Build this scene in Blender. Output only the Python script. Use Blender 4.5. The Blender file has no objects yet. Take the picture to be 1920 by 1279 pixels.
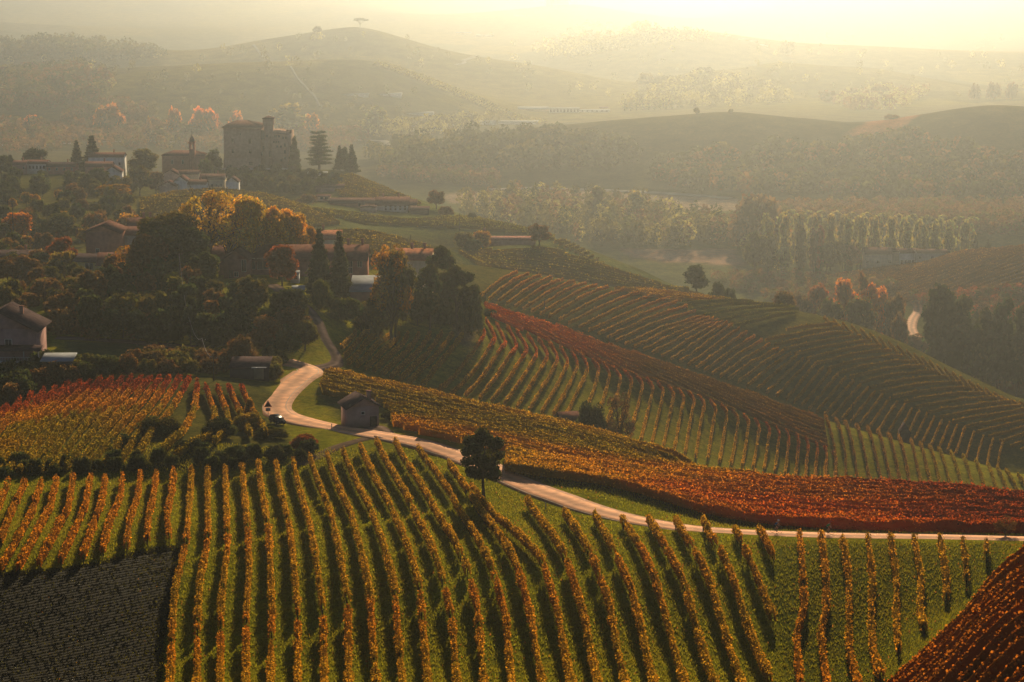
import bpy, math, random
import numpy as np
from mathutils import Vector, Matrix

scene = bpy.context.scene
COL = scene.collection
RNG = np.random.default_rng(7)
random.seed(7)

# ------------------------------------------------------------------ camera, sky, sun, exposure
F = 4000.0                      # focal length in photograph pixels (1920 wide)
PITCH = math.atan(739.5 / F)
SP, CP = math.sin(PITCH), math.cos(PITCH)
cam_data = bpy.data.cameras.new('camera')
cam_data.lens = 36.0 * F / 1920.0
cam_data.sensor_width = 36.0
cam_data.clip_start = 1.0
cam_data.clip_end = 40000.0
cam = bpy.data.objects.new('camera', cam_data)
COL.objects.link(cam)
cam.location = (0, 0, 0)
cam.rotation_euler = (math.pi / 2 - PITCH, 0, 0)
scene.camera = cam

SUN_AZ = math.radians(7.0)     # clockwise from the view direction (+Y)
SUN_EL = math.radians(16.0)
world = bpy.data.worlds.new('World')
scene.world = world
world.use_nodes = True
wn = world.node_tree.nodes; wl = world.node_tree.links
wn.clear()
wo = wn.new('ShaderNodeOutputWorld'); wb = wn.new('ShaderNodeBackground'); ws = wn.new('ShaderNodeTexSky')
ws.sky_type = 'NISHITA'; ws.sun_disc = False
ws.sun_elevation = SUN_EL; ws.sun_rotation = SUN_AZ
ws.dust_density = 0.4; ws.air_density = 0.6; ws.ozone_density = 1.0
wb.inputs['Strength'].default_value = 0.05
wl.new(ws.outputs['Color'], wb.inputs['Color']); wl.new(wb.outputs[0], wo.inputs['Surface'])

sun_data = bpy.data.lights.new('sun', 'SUN')
sun_data.energy = 5.0
sun_data.angle = math.radians(0.6)
sun_data.color = (1.0, 0.77, 0.46)
sun = bpy.data.objects.new('sun', sun_data)
COL.objects.link(sun)
sd = Vector((math.sin(SUN_AZ) * math.cos(SUN_EL), math.cos(SUN_AZ) * math.cos(SUN_EL), math.sin(SUN_EL)))
sun.rotation_euler = sd.to_track_quat('Z', 'Y').to_euler()
sun.location = (200, 900, 400)

scene.view_settings.view_transform = 'Standard'
scene.view_settings.look = 'None'
scene.view_settings.exposure = 0.68
scene.view_settings.gamma = 1.0
scene.view_settings.use_curve_mapping = False
scene.cycles.volume_bounces = 0
scene.cycles.max_bounces = 5
scene.cycles.diffuse_bounces = 2
scene.cycles.transmission_bounces = 3
scene.cycles.transparent_max_bounces = 6
scene.cycles.use_denoising = True

HAZE_DENSITY = 0.000135
HAZE_COLOR = (0.73, 0.81, 0.87)
HAZE_G = 0.92

# ------------------------------------------------------------------ small tools
def tag(o, label=None, cat=None, group=None, kind=None):
    if label: o['label'] = label
    if cat: o['category'] = cat
    if group: o['group'] = group
    if kind: o['kind'] = kind
    return o

def link(o, parent=None):
    COL.objects.link(o)
    if parent is not None: o.parent = parent
    return o

def empty(name, loc, rz=0.0):
    o = bpy.data.objects.new(name, None)
    COL.objects.link(o)
    o.location = loc; o.rotation_euler = (0, 0, rz); o.empty_display_size = 0.5
    return o

def mesh_np(name, V, faces, mat, parent=None, col=None, smooth=False):
    """faces: list of (n,k) int arrays"""
    me = bpy.data.meshes.new(name)
    V = np.asarray(V, dtype=np.float32)
    me.vertices.add(len(V)); me.vertices.foreach_set('co', V.ravel())
    loops = np.concatenate([f.ravel() for f in faces]).astype(np.int32)
    totals = np.concatenate([np.full(len(f), f.shape[1], np.int32) for f in faces])
    starts = np.concatenate([[0], np.cumsum(totals)[:-1]]).astype(np.int32)
    me.loops.add(len(loops)); me.loops.foreach_set('vertex_index', loops)
    me.polygons.add(len(totals))
    me.polygons.foreach_set('loop_start', starts)
    me.polygons.foreach_set('loop_total', totals)
    if smooth:
        me.polygons.foreach_set('use_smooth', np.ones(len(totals), bool))
    me.update(calc_edges=True)
    if col is not None:
        a = me.color_attributes.new('Col', 'FLOAT_COLOR', 'POINT')
        c4 = np.ones((len(V), 4), np.float32); c4[:, :3] = col
        a.data.foreach_set('color', c4.ravel())
    if mat is not None: me.materials.append(mat)
    if name is None: return me
    o = bpy.data.objects.new(name, me)
    return link(o, parent)

def mesh_data(name, V, faces, mat, col=None, smooth=False):
    o = mesh_np(name, V, faces, mat, None, col, smooth)
    me = o.data
    bpy.data.objects.remove(o)
    return me

# ------------------------------------------------------------------ materials
def new_mat(name):
    m = bpy.data.materials.new(name); m.use_nodes = True
    nt = m.node_tree; nt.nodes.clear()
    out = nt.nodes.new('ShaderNodeOutputMaterial')
    return m, nt, nt.nodes, nt.links, out

def simple_mat(name, color, rough=0.85, noise=0.25, scale=1.5, bump=0.0, metal=0.0, spec=0.0):
    m, nt, N, L, out = new_mat(name)
    b = N.new('ShaderNodeBsdfPrincipled')
    b.inputs['Roughness'].default_value = rough; b.inputs['Metallic'].default_value = metal
    b.inputs['Specular IOR Level'].default_value = spec
    tc = N.new('ShaderNodeTexCoord'); nz = N.new('ShaderNodeTexNoise')
    nz.inputs['Scale'].default_value = scale; nz.inputs['Detail'].default_value = 6
    L.new(tc.outputs['Object'], nz.inputs['Vector'])
    mr = N.new('ShaderNodeMapRange')
    mr.inputs['To Min'].default_value = 1 - noise; mr.inputs['To Max'].default_value = 1 + noise
    mr.inputs['From Min'].default_value = 0.25; mr.inputs['From Max'].default_value = 0.75
    L.new(nz.outputs['Fac'], mr.inputs['Value'])
    mx = N.new('ShaderNodeVectorMath'); mx.operation = 'SCALE'
    mx.inputs[0].default_value = color
    L.new(mr.outputs[0], mx.inputs['Scale']); L.new(mx.outputs[0], b.inputs['Base Color'])
    if bump:
        bp = N.new('ShaderNodeBump'); bp.inputs['Strength'].default_value = bump; bp.inputs['Distance'].default_value = 0.1
        L.new(nz.outputs['Fac'], bp.inputs['Height']); L.new(bp.outputs[0], b.inputs['Normal'])
    L.new(b.outputs[0], out.inputs['Surface'])
    return m

def leaf_mat(name, use_obj_color=False, trans=0.5):
    m, nt, N, L, out = new_mat(name)
    at = N.new('ShaderNodeVertexColor'); at.layer_name = 'Col'
    c = at.outputs['Color']
    if use_obj_color:
        oi = N.new('ShaderNodeObjectInfo')
        mx = N.new('ShaderNodeMix'); mx.data_type = 'RGBA'; mx.blend_type = 'MULTIPLY'
        mx.inputs[0].default_value = 1.0
        L.new(c, mx.inputs[6]); L.new(oi.outputs['Color'], mx.inputs[7])
        c = mx.outputs[2]
    d = N.new('ShaderNodeBsdfDiffuse'); t = N.new('ShaderNodeBsdfTranslucent'); ms = N.new('ShaderNodeMixShader')
    ms.inputs[0].default_value = trans
    L.new(c, d.inputs['Color'])
    tm = N.new('ShaderNodeMix'); tm.data_type = 'RGBA'; tm.blend_type = 'MULTIPLY'; tm.inputs[0].default_value = 1.0
    L.new(c, tm.inputs[6]); tm.inputs[7].default_value = (1.25, 1.1, 0.8, 1)
    L.new(tm.outputs[2], t.inputs['Color'])
    L.new(d.outputs[0], ms.inputs[1]); L.new(t.outputs[0], ms.inputs[2])
    L.new(ms.outputs[0], out.inputs['Surface'])
    return m

M_VINE = leaf_mat('vine_leaf', False, 0.5)
M_LEAF = leaf_mat('tree_leaf', True, 0.45)
M_BARK = simple_mat('bark', (0.06, 0.045, 0.03), 0.9, 0.4, 3.0)
M_POST = simple_mat('vine_wood', (0.07, 0.05, 0.035), 0.9, 0.3, 3.0)
M_ASPHALT = None

def terrain_mat():
    m, nt, N, L, out = new_mat('ground_cover')
    b = N.new('ShaderNodeBsdfPrincipled'); b.inputs['Roughness'].default_value = 0.95
    b.inputs['Specular IOR Level'].default_value = 0.0
    at = N.new('ShaderNodeVertexColor'); at.layer_name = 'Col'
    tc = N.new('ShaderNodeTexCoord')
    def noise(scale, detail=5, rough=0.6):
        n = N.new('ShaderNodeTexNoise'); n.inputs['Scale'].default_value = scale
        n.inputs['Detail'].default_value = detail; n.inputs['Roughness'].default_value = rough
        L.new(tc.outputs['Object'], n.inputs['Vector']); return n
    n1 = noise(1.6, 6, 0.75); n2 = noise(0.05, 5, 0.6); n3 = noise(0.35, 4)
    def rng(n, lo, hi, a=0.3, b_=0.7):
        r = N.new('ShaderNodeMapRange'); r.inputs['From Min'].default_value = a; r.inputs['From Max'].default_value = b_
        r.inputs['To Min'].default_value = lo; r.inputs['To Max'].default_value = hi
        L.new(n.outputs['Fac'], r.inputs['Value']); return r.outputs[0]
    def mul(x, y):
        k = N.new('ShaderNodeMath'); k.operation = 'MULTIPLY'; L.new(x, k.inputs[0]); L.new(y, k.inputs[1]); return k.outputs[0]
    k = mul(mul(rng(n1, 0.45, 1.55), rng(n2, 0.7, 1.3)), rng(n3, 0.75, 1.25))
    sc = N.new('ShaderNodeVectorMath'); sc.operation = 'SCALE'
    L.new(at.outputs['Color'], sc.inputs[0]); L.new(k, sc.inputs['Scale'])
    # dry tint in patches
    hs = N.new('ShaderNodeMix'); hs.data_type = 'RGBA'; hs.blend_type = 'MULTIPLY'
    L.new(rng(n3, 0.0, 0.7, 0.45, 0.75), hs.inputs[0]); L.new(sc.outputs[0], hs.inputs[6]); hs.inputs[7].default_value = (1.35, 0.95, 0.7, 1)
    L.new(hs.outputs[2], b.inputs['Base Color'])
    bp = N.new('ShaderNodeBump'); bp.inputs['Strength'].default_value = 0.9; bp.inputs['Distance'].default_value = 0.25
    L.new(n1.outputs['Fac'], bp.inputs['Height']); L.new(bp.outputs[0], b.inputs['Normal'])
    L.new(b.outputs[0], out.inputs['Surface'])
    return m

# ------------------------------------------------------------------ view geometry: a photograph pixel and a distance give a place
def ray(px, py):
    px = np.asarray(px, float); py = np.asarray(py, float)
    v = (639.5 - py) / F
    k = CP + v * SP
    return ((px - 960) / F) / k, (-SP + v * CP) / k      # x/y, z/y

def project(x, y, z):
    # camera axes: forward (0,CP,-SP), up (0,SP,CP)
    f = y * CP - z * SP; u = y * SP + z * CP
    return 960 + F * x / f, 639.5 - F * u / f

# ------------------------------------------------------------------ terrain: ridges and valley lines (px, py, distance)
LINES = [
 # foreground slope
 [(0,1279,222),(400,1279,222),(800,1279,218),(1200,1279,213),(1550,1279,214),(1660,1290,200)],
 [(0,1080,262),(400,1060,270),(800,1060,262),(1200,1100,246),(1550,1130,240),(1740,1140,236)],
 [(0,980,290),(400,980,296),(800,965,300)],
 [(0,895,325),(400,880,336),(650,860,345),(800,852,348)],
 [(1720,1279,186),(1780,1215,190),(1840,1140,193),(1920,1052,196)],
 [(1830,1290,168),(1920,1230,165)],
 [(1790,1100,243),(1850,1060,250),(1930,1050,250)],
 # road line
 [(530,678,458),(548,685,452),(578,700,438),(548,722,424),(520,745,410),(512,772,397),(550,787,388),(610,800,378),(700,816,366),(800,838,352),(900,875,333),(1000,922,312),(1150,970,290),(1300,995,276),(1440,1002,272),(1920,1014,266)],
 # red vineyard by the road
 [(960,897,324),(1100,927,307),(1200,962,294),(1400,992,284),(1650,1000,281),(1920,1004,280)],
 [(950,855,345),(1100,872,345),(1200,890,341),(1400,903,339),(1650,916,336),(1920,940,331)],
 [(1300,930,372),(1400,955,385),(1650,985,395),(1920,1010,400)],
 # yellow vineyard dome
 [(640,800,381),(740,806,374),(850,832,358),(940,855,346)],
 [(640,750,408),(760,770,400),(900,800,385),(1100,850,362),(1250,882,352)],
 [(610,700,445),(700,722,440),(850,755,430),(1000,791,418),(1150,829,402),(1300,873,382),(1400,900,362)],
 [(850,785,455),(1000,822,452),(1150,868,445),(1300,915,432)],
 # middle vineyard face
 [(640,700,452),(700,720,458),(850,757,478),(1000,792,488),(1150,829,496),(1300,878,500),(1400,905,505),(1600,925,515),(1800,935,528),(1920,945,535)],
 [(640,650,480),(700,628,512),(850,635,522),(890,622,532),(950,645,538),(1050,690,540),(1150,750,541),(1250,784,541),(1400,852,541),(1500,892,541),(1700,905,545),(1920,915,555)],
 [(905,572,590),(960,590,592),(1100,637,596),(1300,706,600),(1500,776,602),(1700,835,600),(1920,897,596)],
 [(905,608,620),(1100,672,626),(1300,742,630),(1500,810,630),(1700,868,624),(1920,922,618)],
 # far middle vineyard
 [(905,575,645),(1100,632,652),(1300,703,655),(1500,772,653),(1700,832,646),(1920,897,640)],
 [(880,498,722),(1000,517,730),(1150,543,740),(1300,560,750),(1480,583,758),(1600,610,755),(1700,648,750),(1800,698,744),(1920,752,738)],
 [(900,532,768),(1000,552,780),(1150,582,792),(1300,606,802),(1480,645,812),(1700,730,805),(1920,825,798)],
 # ridge with the pink roofed house
 [(850,468,850),(950,460,862),(1030,462,870),(1130,494,872),(1250,534,872),(1330,556,868)],
 [(870,490,918),(1030,482,925),(1130,518,925),(1250,562,922)],
 # ridge running down from the castle
 [(660,328,1150),(760,370,1085),(850,405,1045),(1000,435,1005),(1110,470,982),(1200,505,962),(1290,545,942)],
 [(700,370,1250),(760,400,1180),(900,440,1120),(1000,480,1090),(1200,560,1050),(1290,610,1020)],
 # castle hill
 [(380,318,1185),(420,318,1190),(545,318,1190),(610,320,1184),(660,325,1172)],
 [(300,345,1290),(480,352,1290),(620,352,1270)],
 [(300,352,1095),(420,352,1110),(540,352,1110),(620,372,1060),(720,398,1030)],
 # vineyard hill in front of castle
 [(250,372,975),(330,360,985),(400,355,988),(500,364,982),(580,390,960),(640,418,915)],
 [(300,392,1040),(400,375,1042),(500,380,1040)],
 [(260,430,850),(400,425,855),(520,420,860)],
 [(600,436,800),(680,431,802),(800,459,792),(870,484,778)],
 [(640,462,845),(760,475,845),(850,490,835)],
 [(760,425,960),(850,440,950)],
 # farm hill
 [(380,532,540),(480,532,542),(560,534,545),(680,545,552),(780,560,560)],
 [(400,490,610),(520,490,620),(650,500,630),(780,510,640)],
 [(420,470,710),(560,470,715),(720,485,715)],
 [(300,560,512),(420,590,492),(500,600,480),(560,610,478),(640,600,500)],
 [(340,645,476),(420,665,462),(520,665,462)],
 # left part
 [(0,640,470),(150,638,474),(250,643,476)],
 [(0,690,432),(100,680,438),(250,690,432)],
 [(0,745,404),(80,732,408),(150,724,411),(250,712,416),(400,714,418),(480,728,414)],
 [(0,830,356),(250,806,366),(400,806,368),(500,806,376)],
 [(0,880,333),(250,872,336),(450,868,338),(560,845,350)],
 [(0,540,610),(150,530,600),(250,525,590)],
 [(0,480,740),(150,475,740),(250,470,730)],
 [(0,410,880),(150,405,880),(230,400,880)],
 [(0,350,1040),(120,352,1040),(200,352,1050)],
 [(0,322,1160),(100,322,1165),(200,322,1170),(300,325,1170)],
 [(0,350,1270),(100,350,1280),(200,350,1285)],
 # valley floor behind, left
 [(0,375,1500),(300,400,1500),(600,400,1500)],
 [(0,305,1980),(200,304,1990),(450,304,1990),(650,304,1990)],
 [(0,235,2380),(300,240,2400),(500,242,2430),(650,245,2450),(850,240,2500)],
 # valley floor, right
 [(1000,560,1130),(1200,600,1110),(1400,585,1140),(1550,600,1110)],
 [(1050,500,1330),(1300,500,1335),(1500,512,1310)],
 [(850,440,1420),(1100,440,1480),(1400,440,1480),(1650,430,1490),(1920,430,1480)],
 [(750,385,1640),(900,372,1700),(1100,375,1690),(1300,375,1690),(1500,380,1680),(1700,385,1660),(1920,390,1650)],
 [(1560,660,1010),(1700,690,990),(1800,740,930),(1920,780,900)],
 [(1500,525,1270),(1600,512,1262),(1730,496,1255),(1800,475,1250),(1920,462,1240)],
 [(1600,510,1370),(1800,505,1370),(1920,495,1370)],
 [(1560,575,1160),(1700,570,1160),(1850,565,1150),(1920,560,1150)],
 # right middle ridge
 [(690,303,1990),(800,266,2010),(1000,240,1990),(1150,227,1970),(1300,216,1960),(1370,211,1960),(1450,218,1965),(1600,229,1980),(1700,219,1960),(1800,206,1930),(1870,201,1920),(1920,205,1920)],
 [(1000,310,1860),(1300,305,1830),(1600,310,1820),(1900,300,1790)],
 [(800,300,2150),(1000,285,2160),(1300,280,2160),(1600,280,2180),(1900,275,2160)],
 [(800,262,2350),(1000,245,2400),(1300,240,2420),(1600,240,2420),(1900,240,2420)],
 [(950,215,2700),(1050,213,2720),(1150,211,2740),(1300,200,2800),(1500,198,2850)],
 # left big hill, lower crest
 [(0,150,2760),(100,138,2780),(230,128,2790),(430,118,2800),(650,111,2800),(720,120,2790),(800,152,2760),(900,192,2720),(1010,226,2650)],
 [(0,170,3000),(230,160,3050),(430,150,3080),(650,140,3090),(760,140,3090),(800,150,3080),(900,170,3020),(1000,190,2950)],
 # upper crest
 [(0,88,3300),(100,84,3330),(200,94,3340),(380,99,3360),(480,79,3400),(600,59,3420),(670,51,3420),(740,68,3400),(800,88,3370),(880,106,3330),(1000,123,3280),(1100,144,3220),(1190,168,3120)],
 [(0,120,3700),(300,130,3750),(600,115,3850),(880,130,3800),(1100,150,3600)],
 [(1190,168,3150),(1250,148,3180),(1320,134,3200),(1400,152,3150),(1500,186,3000)],
 [(1250,175,3450),(1400,160,3500)],
 [(1600,190,2960),(1750,182,3030),(1920,178,3060)],
 [(1450,120,3400),(1640,128,3380),(1740,150,3280),(1850,172,3150)],
 [(1500,150,3620),(1700,150,3620),(1900,160,3500)],
 [(1220,60,4050),(1290,60,3980),(1400,80,3930),(1480,103,3880),(1600,96,3900),(1750,106,3880),(1920,121,3800)],
 [(1300,95,4400),(1500,100,4400),(1800,100,4400)],
 [(0,42,4800),(200,56,4750),(400,60,4700),(560,80,4500)],
 [(0,45,5300),(300,45,5300),(600,40,5200)],
 [(760,55,4900),(900,28,5300),(1080,8,5500),(1200,34,5300),(1300,60,5150),(1400,85,5000)],
 [(900,35,6000),(1080,22,6200),(1250,40,6000)],
 [(1500,5,5900),(1600,22,5700),(1750,38,5500),(1920,68,5200)],
 [(0,0,5900),(300,2,5900),(600,6,5900)],
]
RAWPTS = []   # (u, d, z)
for uu in (-0.33, -0.22, -0.11, 0.0, 0.11, 0.22, 0.33):
    RAWPTS += [(uu, 18, -7.5), (uu, 60, -29), (uu, 120, -52), (uu, 165, -64)]
    RAWPTS += [(uu, 7200, -120), (uu, 9000, -60), (uu, 14500, -50)]

def build_controls():
    P = []
    for ln in LINES:
        ln = list(ln)
        if ln[0][0] <= 10: ln = [(ln[0][0] - 330, ln[0][1], ln[0][2])] + ln
        if ln[-1][0] >= 1900: ln = ln + [(ln[-1][0] + 330, ln[-1][1], ln[-1][2])]
        for a, b in zip(ln[:-1], ln[1:]):
            n = max(1, int(round(abs(b[0] - a[0]) / 75.0)))
            for i in range(n):
                t = i / n
                P.append([a[k] + (b[k] - a[k]) * t for k in range(3)])
        P.append(list(ln[-1]))
    P = np.array(P, float)
    u, s = ray(P[:, 0], P[:, 1])
    pts = np.stack([u, P[:, 2], s * P[:, 2]], 1)
    return np.vstack([pts, np.array(RAWPTS, float)])

KU = 1.6
def tps_fit(C):
    X = np.stack([C[:, 0] * KU, np.log(C[:, 1])], 1)
    # scale heights by distance so that the smoothing acts on angles
    y = C[:, 2] / C[:, 1]
    n = len(X)
    r2 = ((X[:, None, :] - X[None, :, :]) ** 2).sum(-1)
    K = 0.5 * r2 * np.log(r2 + 1e-12)
    K += np.eye(n) * 2.0e-5
    Pm = np.hstack([np.ones((n, 1)), X])
    A = np.zeros((n + 3, n + 3)); A[:n, :n] = K; A[:n, n:] = Pm; A[n:, :n] = Pm.T
    b = np.zeros(n + 3); b[:n] = y
    w = np.linalg.solve(A, b)
    return X, w

def tps_eval(X, w, U, W):
    Q = np.stack([U.ravel() * KU, W.ravel()], 1)
    out = np.empty(len(Q)); n = len(X)
    for i in range(0, len(Q), 6000):
        q = Q[i:i + 6000]
        r2 = (q[:, 0:1] - X[None, :, 0]) ** 2 + (q[:, 1:2] - X[None, :, 1]) ** 2
        out[i:i + 6000] = (0.5 * r2 * np.log(r2 + 1e-12)) @ w[:n] + w[n] + q @ w[n + 1:]
    return out.reshape(U.shape)

_c = build_controls()
_X, _w = tps_fit(_c)
UG = np.unique(np.concatenate([np.linspace(-0.62, -0.265, 26), np.linspace(-0.265, 0.265, 250), np.linspace(0.265, 0.62, 26)]))
WG = np.unique(np.concatenate([np.linspace(math.log(12), math.log(190), 34), np.linspace(math.log(190), math.log(820), 400),
                               np.linspace(math.log(820), math.log(4600), 300), np.linspace(math.log(4600), math.log(14500), 50)]))
_UU, _WW = np.meshgrid(np.clip(UG, -0.33, 0.33), WG, indexing='ij')
_D = np.exp(_WW)
ZG = tps_eval(_X, _w, _UU, _WW) * _D

def sample_u(u):
    fu = np.interp(u, UG, np.arange(len(UG)))
    return fu
def height(x, y):
    x = np.asarray(x, float); y = np.maximum(np.asarray(y, float), 12.1)
    fu = np.interp(x / y, UG, np.arange(len(UG))); fw = np.interp(np.log(y), WG, np.arange(len(WG)))
    i = np.minimum(fu.astype(int), len(UG) - 2); j = np.minimum(fw.astype(int), len(WG) - 2)
    a = fu - i; b = fw - j
    return (ZG[i, j] * (1 - a) * (1 - b) + ZG[i + 1, j] * a * (1 - b) + ZG[i, j + 1] * (1 - a) * b + ZG[i + 1, j + 1] * a * b)

def cast(px, py, dmin=150, dmax=9000, off=0.0):
    """where the sight line through a photograph pixel meets the ground (arrays)"""
    px = np.atleast_1d(np.asarray(px, float)); py = np.atleast_1d(np.asarray(py, float))
    u, s = ray(px, py)
    D = np.exp(np.linspace(math.log(dmin), math.log(dmax), 900))
    Z = height(u[:, None] * D[None, :], np.broadcast_to(D, (len(u), len(D)))) + off
    diff = s[:, None] * D[None, :] - Z
    below = diff < 0
    hit = below.any(1)
    j = np.where(hit, below.argmax(1), np.abs(diff).argmin(1))
    j0 = np.maximum(j - 1, 0)
    rows = np.arange(len(u))
    a = diff[rows, j0]; b = diff[rows, j]
    t = np.where((a > 0) & (b < 0), a / (a - b + 1e-12), 1.0)
    d = D[j0] + (D[j] - D[j0]) * t
    return u * d, d

def at(px, d):
    """ground point on the sight column px at distance d"""
    u = (px - 960) / F / 0.975
    x = u * d
    return np.array([x, d, float(height(x, d))])

def at_px(px, d, iters=4):
    u = (px - 960) / F
    for _ in range(iters):
        z = float(height(u * d, d))
        qx, qy = project(u * d, d, z)
        u += (px - qx) / F
    return Vector((u * d, d, float(height(u * d, d))))

# ------------------------------------------------------------------ land cover
GRASS = (0.15, 0.155, 0.010); GRASS_D = (0.15, 0.145, 0.014); SOIL = (0.016, 0.015, 0.008)
DRY = (0.15, 0.105, 0.05); FIELD = (0.17, 0.145, 0.08); WOODF = (0.035, 0.035, 0.014); MEADOW = (0.09, 0.10, 0.03)
TAN = (0.30, 0.20, 0.13); HILLV = (0.12, 0.115, 0.035); ORANGE = (0.22, 0.10, 0.03); PALE = (0.4, 0.38, 0.32)
COVERS = [
 # polygon in photograph pixels, nearest, farthest, colour
 ([(-400,1500),(-400,1080),(0,1072),(100,1066),(190,1052),(262,1030),(320,1022),(345,1028),(332,1120),(310,1200),(302,1279),(300,1500)],150,300,SOIL),
 ([(1440,1090),(1480,1300),(1700,1290),(1860,1090),(1900,1020),(1460,1020)],180,272,(0.075,0.085,0.012)),
 ([(1666,1279),(1767,1184),(1826,1125),(1960,1000),(2300,900),(2300,1600),(1600,1600)],100,215,(0.05,0.035,0.015)),
 ([(940,850),(1180,870),(1400,893),(1700,905),(2300,940),(2300,1000),(1500,1000),(1330,985),(1180,930),(950,895)],280,400,(0.05,0.04,0.018)),
 ([(600,690),(700,712),(850,745),(1150,815),(1300,862),(1430,890),(1200,880),(940,850),(740,800),(640,790),(600,740)],340,460,(0.10,0.10,0.025)),
 ([(-400,690),(0,690),(150,705),(500,705),(530,800),(560,850),(450,880),(-400,900)],325,425,(0.075,0.075,0.018)),
 ([(120,640),(360,645),(340,700),(150,700)],425,480,(0.05,0.075,0.025)),
 ([(850,600),(890,600),(905,620),(880,650),(850,640)],480,560,DRY),
 ([(1160,466),(1380,468),(1400,498),(1250,492),(1180,480)],1250,1480,TAN),
 ([(1160,485),(1420,500),(1420,530),(1250,540)],1150,1400,MEADOW),
 ([(830,365),(1000,352),(1380,372),(1390,395),(1240,400),(1190,380),(900,385),(840,380)],1550,1800,(0.26,0.20,0.13)),
 ([(600,435),(700,428),(870,480),(860,500),(600,470)],700,830,(0.12,0.12,0.03)),
 ([(240,375),(400,350),(590,388),(650,420),(600,430),(240,450)],840,1030,(0.13,0.12,0.03)),
 ([(840,470),(1030,455),(1330,555),(1300,560),(1000,520),(870,500)],770,900,(0.085,0.10,0.03)),
 ([(560,385),(760,365),(1000,430),(1290,540),(1200,530),(1000,460),(600,430)],880,1130,(0.10,0.115,0.03)),
 ([(1480,520),(1740,490),(1940,455),(2300,455),(2300,560),(1500,570)],1130,1290,(0.14,0.085,0.04)),
 ([(1500,300),(1640,222),(1720,215),(1690,240),(1540,268)],1900,2400,(0.28,0.12,0.05)),
]
def in_poly(px, py, poly):
    inside = np.zeros(px.shape, bool)
    n = len(poly)
    for i in range(n):
        x1, y1 = poly[i]; x2, y2 = poly[(i + 1) % n]
        if y1 == y2: continue
        c = ((y1 > py) != (y2 > py)) & (px < (x2 - x1) * (py - y1) / (y2 - y1) + x1)
        inside ^= c
    return inside

def build_terrain():
    UU, WW = np.meshgrid(UG, WG, indexing='ij')
    Y = np.exp(WW); X = UU * Y
    nu, nw = UU.shape
    V = np.stack([X.ravel(), Y.ravel(), ZG.ravel()], 1)
    idx = np.arange(nu * nw).reshape(nu, nw)
    Q = np.stack([idx[:-1, :-1].ravel(), idx[1:, :-1].ravel(), idx[1:, 1:].ravel(), idx[:-1, 1:].ravel()], 1)
    px, py = project(V[:, 0], V[:, 1], V[:, 2])
    d = V[:, 1]
    col = np.empty((len(V), 3)); col[:] = GRASS
    def step(a, b, c):
        t = np.clip((d - a) / (b - a), 0, 1)[:, None]
        col[:] = col * (1 - t) + np.array(c) * t
    step(345, 380, GRASS_D); step(620, 660, (0.085, 0.08, 0.018)); step(900, 1300, MEADOW); step(1650, 1780, (0.055, 0.055, 0.018)); step(2000, 2300, (0.085, 0.085, 0.025)); step(2500, 3000, HILLV)
    for poly, d0, d1, c in COVERS:
        k = in_poly(px, py, poly) & (d > d0) & (d < d1)
        col[k] = c
    # irregular field mosaic on the far hills
    far = d > 1850
    cell = np.floor(V[:, 0] / 170 + 0.6 * np.sin(V[:, 1] / 260)) * 7.13 + np.floor(V[:, 1] / 260 + 0.5 * np.sin(V[:, 0] / 200)) * 3.71
    h = np.abs(np.sin(cell * 12.9898) * 43758.5453) % 1
    h2 = np.abs(np.sin(cell * 78.233) * 1375.37) % 1
    tint = np.stack([0.7 + 0.75 * h, 0.75 + 0.5 * h, 0.7 + 0.7 * h2], 1)
    col[far] *= tint[far]
    # soften borders a little
    g = col.reshape(nu, nw, 3).copy()
    g2 = g.copy()
    g2[1:-1, 1:-1] = (g[1:-1, 1:-1] * 2 + g[:-2, 1:-1] + g[2:, 1:-1] + g[1:-1, :-2] + g[1:-1, 2:]) / 6
    o = mesh_np('ground', V, [Q], terrain_mat(), None, g2.reshape(-1, 3), smooth=True)
    tag(o, kind='structure')
    return o

ground = build_terrain()

def build_haze():
    z0 = float(ZG.min()) - 12.0; z1 = max(float(ZG.max()), 0.0) + 14.0
    xm = 0.62 * 14500 + 300
    x0, x1, y0, y1 = -xm, xm, -60.0, 14800.0
    V = [(x0,y0,z0),(x1,y0,z0),(x1,y1,z0),(x0,y1,z0),(x0,y0,z1),(x1,y0,z1),(x1,y1,z1),(x0,y1,z1)]
    Q = np.array([(0,3,2,1),(4,5,6,7),(0,1,5,4),(1,2,6,5),(2,3,7,6),(3,0,4,7)])
    m, nt, N, L, out = new_mat('haze_air')
    pv = N.new('ShaderNodeVolumePrincipled')
    pv.inputs['Color'].default_value = (*HAZE_COLOR, 1); pv.inputs['Density'].default_value = HAZE_DENSITY
    pv.inputs['Anisotropy'].default_value = HAZE_G
    L.new(pv.outputs[0], out.inputs['Volume'])
    o = mesh_np('haze', V, [Q], m); tag(o, kind='stuff', label='pale golden morning haze filling the valleys', cat='haze')
    return o
haze = build_haze()

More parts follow.
